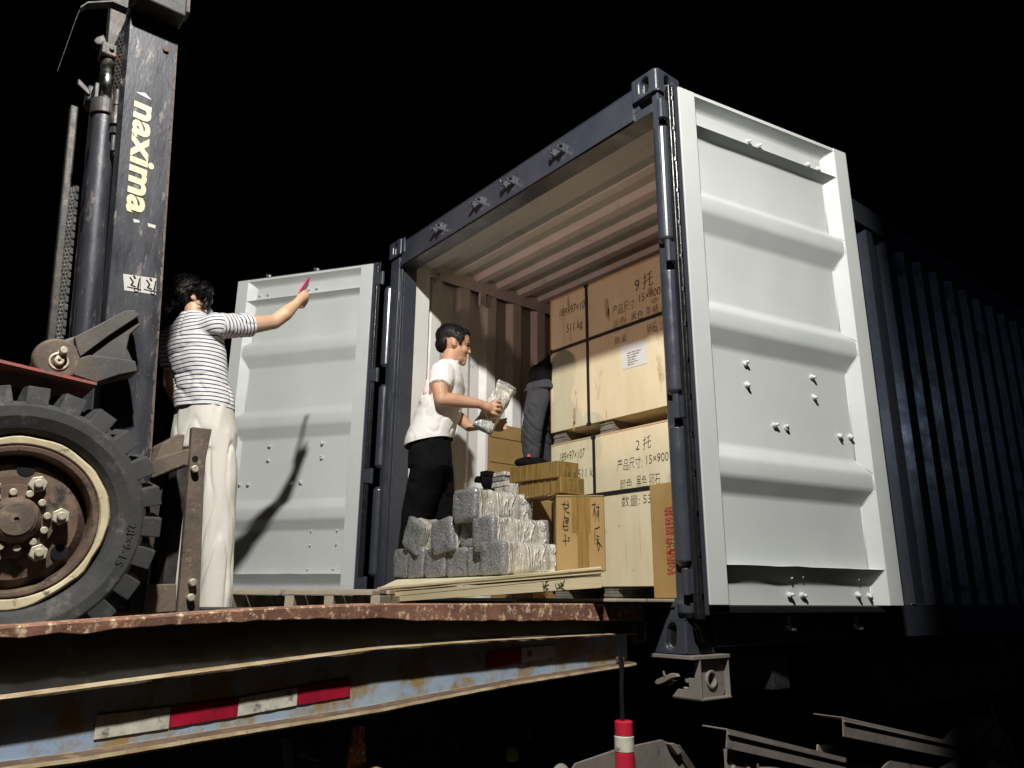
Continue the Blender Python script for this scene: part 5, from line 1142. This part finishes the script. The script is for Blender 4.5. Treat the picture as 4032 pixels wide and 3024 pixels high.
HR.ell(Pw(-.110, .0, -.035), (.042, .048, .050), nu=18, nv=12); chain_(HR, [(Pw(-.115, .01, -.06), .036), (Pw(-.135, .025, -.115), .028), (Pw(-.150, .035, -.155), .012)])
chain_(HR, [(Pw(.072, -.058, .055), .018), (Pw(.088, -.060, .0), .010), (Pw(.086, -.056, -.06), .006)]); chain_(HR, [(Pw(.05, -.070, .055), .014), (Pw(.058, -.070, .0), .006), (Pw(.05, -.064, -.075), .003)])
chain_(HR, [(Pw(.072, .058, .055), .018), (Pw(.088, .060, .0), .010), (Pw(.086, .056, -.06), .006)])
hw = blob('hair', HR, 'hair', .0045, 2, wm, disp=lambda co: .0010*noise.noise(V((co.x*160, co.y*160, co.z*14))))
bunp = Pw(-.115, 0, -.040); strands(hw, 5200, lambda c: (bunp-c) if c.y > bunp.y+.02 and c.z > bunp.z-.05 else V((-.1, -.55, -1)), .034, .0009, .05, 2, .06)
MK = MB(); MK.ell(Pw(.074, 0, -.050), (.030, .048, .034), nu=18, nv=12); mk_ = blob('face_mask', MK, 'mask', .006, 3, wm)
SH = MB()
loft(SH, [((-1.905, -1.276, 1.070), .156, .122), ((-1.907, -1.282, 1.13), .155, .120), ((-1.915, -1.30, 1.22), .148, .114), ((-1.925, -1.325, 1.31), .150, .113), ((-1.938, -1.345, 1.40), .166, .113), ((-1.945, -1.358, 1.475), .172, .098), ((-1.942, -1.366, 1.53), .145, .080), ((-1.935, -1.372, 1.565), .085, .068), ((-1.932, -1.376, 1.585), .062, .058)], X1, F1)
chain_(SH, [((-1.85, -1.335, 1.48), .070), (shR, .066), ((-1.812, -1.20, 1.528), .064), ((-1.826, -1.145, 1.550), .062)]); SH.cyl((-1.812, -1.20, 1.528), (-1.834, -1.118, 1.563), .062, .064, 20)
chain_(SH, [((-2.03, -1.39, 1.48), .068), (shL, .064), ((-2.15, -1.40, 1.38), .062)])
fd = folds(.008, 9, 3, (1, 1, 1.6)); cr0 = crease(.008, 6, 9, (1.4, 1.4, 1.6), .09)
sh = blob('striped_top', SH, 'stripe', .0065, 6, wm, disp=lambda co: fd(co)*.6+cr0(co), cut=[((0, 0, 1.088), (0, 0, -1)), ((-1.832, -1.128, 1.560), (V((-1.834, -1.118, 1.563))-V((-1.812, -1.20, 1.528))).normalized())])
at = sh.data.attributes.new('st', 'FLOAT', 'POINT'); org = V(sh['_o']); dirs = (V((-1.832, -1.128, 1.560))-shR).normalized()
vals = []
for v in sh.data.vertices:
    p = v.co+org; a = (p-shR).dot(dirs); lat = (p-V((-1.94, -1.35, 1.4))).dot(X1)
    sl = a > .015-max(0, (1.50-p.z))*.5 and p.z > 1.44 and lat > .10
    vals.append(3+a+.004*noise.noise(p*12) if sl else p.z+.020*(lat/.17)**2*(-1 if p.z > 1.45 else .0)+.006*noise.noise(p*7)-.03*max(0, p.z-1.48)*6*abs(lat))
at.data.foreach_set('value', vals)
TRS = MB()
loft(TRS, [((-1.905, -1.277, 1.155), .136, .108), ((-1.905, -1.274, 1.09), .152, .119), ((-1.905, -1.262, .98), .170, .132), ((-1.905, -1.262, .88), .172, .128)], X1, F1)
for pts in ([((-1.832, -1.232, .95), .100), ((-1.810, -1.205, .72), .088), ((-1.795, -1.19, .50), .082), ((-1.785, -1.175, .30), .080), ((-1.780, -1.168, .19), .080)], [((-1.985, -1.288, .95), .100), ((-1.992, -1.28, .72), .088), ((-1.998, -1.26, .50), .082), ((-2.000, -1.24, .30), .080), ((-2.000, -1.23, .19), .080)]):
    chain_(TRS, pts); TRS.cyl(V(pts[-2][0]), V(pts[-1][0])-V((0, 0, .09)), .080, .082, 20)
cr2 = crease(.014, 7, 2, (1.5, 1.5, .42), .08)
blob('trousers', TRS, 'trouser', .008, 6, wm, disp=lambda co: .008*noise.noise(V((co.x*9+co.z*5, co.y*9-co.z*3, co.z*1.8)))+cr2(co), cut=[((0, 0, .140), (0, 0, -1))])
for x, y in ((-1.80, -1.165), (-1.99, -1.21)):
    q = MB(); q.ell((x, y+.05, .052), (.042, .115, .036), nu=18, nv=10); q.box((x-.042, y-.05, DECK+.001), (x+.042, y+.15, .040)); blob('shoe', q, 'blackcl', .006, 3, wm)
    q = MB()
m = MB(); m.obox(pc, (ph_ax, ph_w, ph_n), (.078, .037, .0042)); ph = obj('phone', m, 'phone', bevel=.003, loc=tuple(pc)); tag(ph, 'phone in a bright pink case held up by the woman', 'phone')

# --- man in the white T-shirt
X2, F2 = V((.72, -.69, 0)), V((.69, .72, 0))
SK = MB(); fm = V((.45, .89, -.14)).normalized()
Pm = head(SK, (-1.862, .180, 1.742), fm, k=1.08, w=1.0)
chain_(SK, [((-1.88, .15, 1.55), .060), ((-1.872, .165, 1.62), .056), ((-1.866, .172, 1.69), .056)])
loft(SK, [((-1.935, .09, 1.0), .14, .11), ((-1.935, .09, 1.12), .13, .10), ((-1.92, .12, 1.3), .13, .10), ((-1.89, .155, 1.46), .15, .09), ((-1.882, .16, 1.55), .10, .06)], X2, F2)
eN, wN = V((-1.735, .020, 1.330)), V((-1.655, .240, 1.326)); sN, sF = V((-1.80, .065, 1.515)), V((-1.99, .255, 1.535))
chain_(SK, [(sN, .058), ((-1.755, .02, 1.42), .050), (eN, .042), ((-1.715, .09, 1.335), .045), (wN, .0285)])
eF, wF = V((-2.02, .32, 1.33)), V((-1.876, .325, 1.232))
chain_(SK, [(sF, .055), (eF, .042), ((-1.97, .33, 1.30), .042), (wF, .028)])
for pts in ([((-1.885, .04, 1.02), .08), ((-2.02, .061, .70), .055), ((-2.125, .085, .07), .035)], [((-1.985, .17, 1.02), .08), ((-2.048, .249, .70), .055), ((-2.12, .28, .07), .035)]): chain_(SK, pts)
# near hand: fingers across the near face of the parcel
pn = V((-1.640, .292, 1.312)); chain_(SK, [(wN, .0285), ((-1.65, .268, 1.318), .030), (pn, .032), (pn+V((.004, .02, -.008)), .031)])
tc_ = V((.043, -.035, 0))
for kp, mp_, tp in (((-1.622, .340, 1.348), (-1.632, .375, 1.352), (-1.650, .405, 1.340)), ((-1.612, .338, 1.322), (-1.618, .378, 1.326), (-1.640, .402, 1.312)), ((-1.614, .332, 1.296), (-1.620, .372, 1.298), (-1.644, .392, 1.286)), ((-1.624, .322, 1.272), (-1.630, .356, 1.268), (-1.656, .374, 1.258))):
    finger(SK, [pn+(V(kp)-pn)*.35, V(kp)+tc_*.2, V(mp_)+tc_*.45, V(tp)+tc_*.55], .0105, .0085)
finger(SK, [pn+V((-.012, -.008, -.020)), pn+V((-.030, .012, -.040)), pn+V((-.045, .038, -.05))], .012, .009)
# far hand under and behind the parcel
pf = V((-1.815, .405, 1.245)); chain_(SK, [(wF, .028), ((-1.85, .36, 1.24), .029), (pf, .030), (pf+V((.03, .02, .0)), .028)])
for dz in (.028, .006, -.016, -.036): finger(SK, [pf+V((.035, .02, dz*.7)), pf+V((.062, .058, dz)), pf+V((.088, .085, dz+.006)), pf+V((.098, .094, dz+.012))], .0095, .008)
finger(SK, [pf+V((.0, -.01, .02)), pf+V((.02, -.02, .045)), pf+V((.04, -.015, .06))], .011, .009)
mn = blob('person', SK, 'skinm', .005, 3, org=(-1.94, .07, .18)); tag(mn, 'man with short black hair in a white T-shirt and black trousers, lifting a wrapped parcel', 'person')
eyes(Pm, mn)
HR = MB(); s_ = V((0, 0, 1)).cross(fm).normalized(); um = fm.cross(s_).normalized() if fm.cross(s_).z > 0 else -fm.cross(s_).normalized()
k = 1.08
HR.ell(Pm(-.016, 0, .048), (.097*k, .0805*k, .080*k), (fm, s_, um), 20, 14); HR.ell(Pm(-.060, 0, -.004), (.044*k, .066*k, .052*k), (fm, s_, um), 20, 14); HR.ell(Pm(.048, 0, .086), (.042, .060, .026), (fm, s_, um))
for q in (-1, 1): HR.ell(Pm(.014, q*.071, .038), (.040, .010, .036), (fm, s_, um)); HR.ell(Pm(.030, q*.070, .008), (.010, .006, .022), (fm, s_, um))
for q in range(0):
    a = random.uniform(-1.2, 1.2); b = random.uniform(-.05, .06); HR.ell(Pm(b+.01, .055*sin(a), .100+.018*cos(a)), (.016, .014, .010), (fm, s_, um), 8, 6)
hm = blob('hair', HR, 'hair', .005, 2, mn); strands(hm, 6500, lambda c: fm*.7+V((0, 0, -.55))-um*(.3 if c.z < 1.78 else 0), .013, .0009, .55, 4, .4)
TS_ = MB()
loft(TS_, [((-1.93, .085, 1.02), .150, .138), ((-1.94, .072, 1.085), .160, .146), ((-1.940, .075, 1.13), .163, .145), ((-1.925, .11, 1.25), .160, .140), ((-1.905, .135, 1.38), .166, .132), ((-1.892, .15, 1.47), .178, .120), ((-1.885, .155, 1.54), .170, .100), ((-1.880, .158, 1.585), .11, .082), ((-1.876, .16, 1.612), .078, .074), ((-1.873, .162, 1.628), .070, .068)], X2, F2)
chain_(TS_, [((-1.84, .10, 1.50), .085), (sN, .080), ((-1.765, .035, 1.455), .074)]); TS_.cyl((-1.79, .055, 1.50), (-1.748, .012, 1.405), .074, .072, 20)
chain_(TS_, [((-1.95, .21, 1.50), .085), (sF, .080), ((-2.005, .28, 1.45), .072)])
ff = folds(.004, 8, 11, (1, 1, 1.3)); cr1 = crease(.011, 5.5, 4, (1.6, 1.6, 1.9), .09)
blob('t_shirt', TS_, 'tee', .0075, 6, mn, disp=lambda co: ff(co)+cr1(co)-.001, cut=[((-1.94, .08, 1.10), V((-.10, -.12, -1)).normalized()), ((-1.755, .02, 1.418), V((.34, -.35, -.87)).normalized())] if False else [((-1.94, .08, 1.105), V((.14, .15, -1)).normalized())])
BT = MB()
loft(BT, [((-1.94, .085, 1.20), .145, .115), ((-1.94, .085, 1.08), .160, .130), ((-1.938, .09, .95), .165, .135)], X2, F2)
for pts in ([((-1.885, .045, .97), .105), ((-2.02, .061, .72), .094), ((-2.105, .075, .42), .084), ((-2.125, .085, .12), .072)], [((-1.985, .17, .97), .105), ((-2.048, .249, .72), .092), ((-2.107, .271, .42), .080), ((-2.12, .28, .12), .072)]): chain_(BT, pts)
blob('trousers', BT, 'blackcl', .010, 5, mn, disp=crease(.012, 6, 7, (1.5, 1.5, .8), .08))
for x, y in ((-2.13, .10), (-2.12, .29)):
    q = MB(); q.ell((x+.03, y+.04, .062), (.05, .11, .045), (V((.95, -.3, 0)), V((.3, .95, 0)), V((0, 0, 1))), 18, 10); blob('shoe', q, 'blackcl', .008, 3, mn)
ux = V((.30, .37, .88)).normalized(); px_ = V((.63, .776, 0)); px_ = (px_-ux*px_.dot(ux)).normalized(); pz_ = px_.cross(ux)
mn.scale = (.945, .945, .945); mn.location = (-1.728, -.066, .181)  # man scaled about the camera; legs pushed back along the line of sight
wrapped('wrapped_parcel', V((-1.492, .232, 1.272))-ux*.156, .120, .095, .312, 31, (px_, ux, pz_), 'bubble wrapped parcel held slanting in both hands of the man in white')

# --- third worker, seen from the hips down in the gap beside the crates
SK = MB(); X3, F3 = V((.8, -.6, 0)), V((.1, .99, 0))
P3 = head(SK, (-1.97, 1.56, 2.06), (.1, .95, -.35), k=1.0)
chain_(SK, [((-1.965, 1.33, 1.98), .055), ((-1.97, 1.47, 2.02), .052)]); loft(SK, [((-1.96, 1.02, 1.62), .09, .075), ((-1.965, 1.15, 1.78), .12, .09), ((-1.965, 1.30, 1.95), .14, .07)], (1, 0, 0), (0, .8, -.6))
for sgn in (1, -1): 
    chain_(SK, [((-1.97+.11*sgn, 1.30, 1.93), .045), ((-1.97+.10*sgn, 1.48, 1.75), .036), ((-1.97+.07*sgn, 1.68, 1.72), .026), ((-1.97+.06*sgn, 1.74, 1.72), .028)])
    for i in range(4): finger(SK, [V((-1.97+.06*sgn-.02+.013*i, 1.75, 1.72)), V((-1.97+.06*sgn-.02+.013*i, 1.80, 1.715)), V((-1.97+.06*sgn-.02+.013*i, 1.82, 1.695))])
    finger(SK, [V((-1.97+.06*sgn-.03*sgn, 1.74, 1.73)), V((-1.97+.02*sgn, 1.77, 1.74))])
chain_(SK, [((-1.95, .98, 1.58), .06), ((-1.945, .925, 1.375), .05), ((-1.970, .93, 1.12), .035)]); chain_(SK, [((-2.05, 1.06, 1.60), .07), ((-2.08, 1.10, 1.36), .05), ((-2.13, 1.20, 1.12), .035)])
th = blob('person', SK, 'skinm', .007, 3, org=(-1.98, .95, 1.046)); tag(th, 'worker in dark grey trousers bending into the shadow between the wall and the crates', 'person')
HR = MB(); HR.ell(P3(-.02, 0, .04), (.098, .083, .088), nu=16, nv=10); blob('hair', HR, 'hair', .007, 2, th)
TP = MB(); loft(TP, [((-1.955, 1.0, 1.57), .105, .092), ((-1.955, 1.02, 1.62), .116, .102), ((-1.955, 1.03, 1.67), .122, .105), ((-1.960, 1.06, 1.72), .145, .125), ((-1.965, 1.16, 1.80), .14, .12), ((-1.965, 1.28, 1.93), .15, .10), ((-1.965, 1.36, 1.99), .08, .06)], (1, 0, 0), (0, .8, -.6))
for sgn in (1, -1): chain_(TP, [((-1.965+.10*sgn, 1.29, 1.93), .065), ((-1.97+.10*sgn, 1.45, 1.78), .055), ((-1.97+.07*sgn, 1.62, 1.73), .045)])
blob('black_top', TP, 'blackcl', .010, 5, th, disp=folds(.010, 8, 2))
TG = MB(); loft(TG, [((-1.955, 1.02, 1.665), .120, .10), ((-1.955, 1.0, 1.60), .128, .112)], (1, 0, 0), (0, 1, 0))
chain_(TG, [((-1.945, .985, 1.60), .088), ((-1.945, .945, 1.48), .082), ((-1.950, .92, 1.36), .076), ((-1.968, .92, 1.24), .072), ((-1.972, .925, 1.135), .060)]); chain_(TG, [((-2.04, 1.04, 1.60), .09), ((-2.08, 1.10, 1.38), .075), ((-2.13, 1.20, 1.15), .062)])
fg0 = crease(.010, 4.2, 8, (1.6, 1.2, 3.0), .16); fg = lambda co: fg0(V((co.x, co.y, co.z+co.x*.9+co.y*.5))); blob('trousers', TG, 'greycl', .007, 4, th, disp=fg)
q = MB(); q.ell((-1.955, .905, 1.085), (.045, .115, .040), (V((.8, -.6, 0)), V((.6, .8, 0)), V((0, 0, 1))), 18, 10); blob('shoe', q, 'blackcl', .006, 3, th)
q = MB(); q.ell((-2.11, 1.24, 1.085), (.045, .115, .040), nu=18, nv=10); blob('shoe', q, 'blackcl', .006, 3, th)
q = MB(); q.obox((-1.925, .862, 1.122), (V((.8, -.6, 0)), V((.6, .8, 0)), (0, 0, 1)), (.012, .010, .010)); obj('red_tag', q, 'redlace', th, bevel=.003)
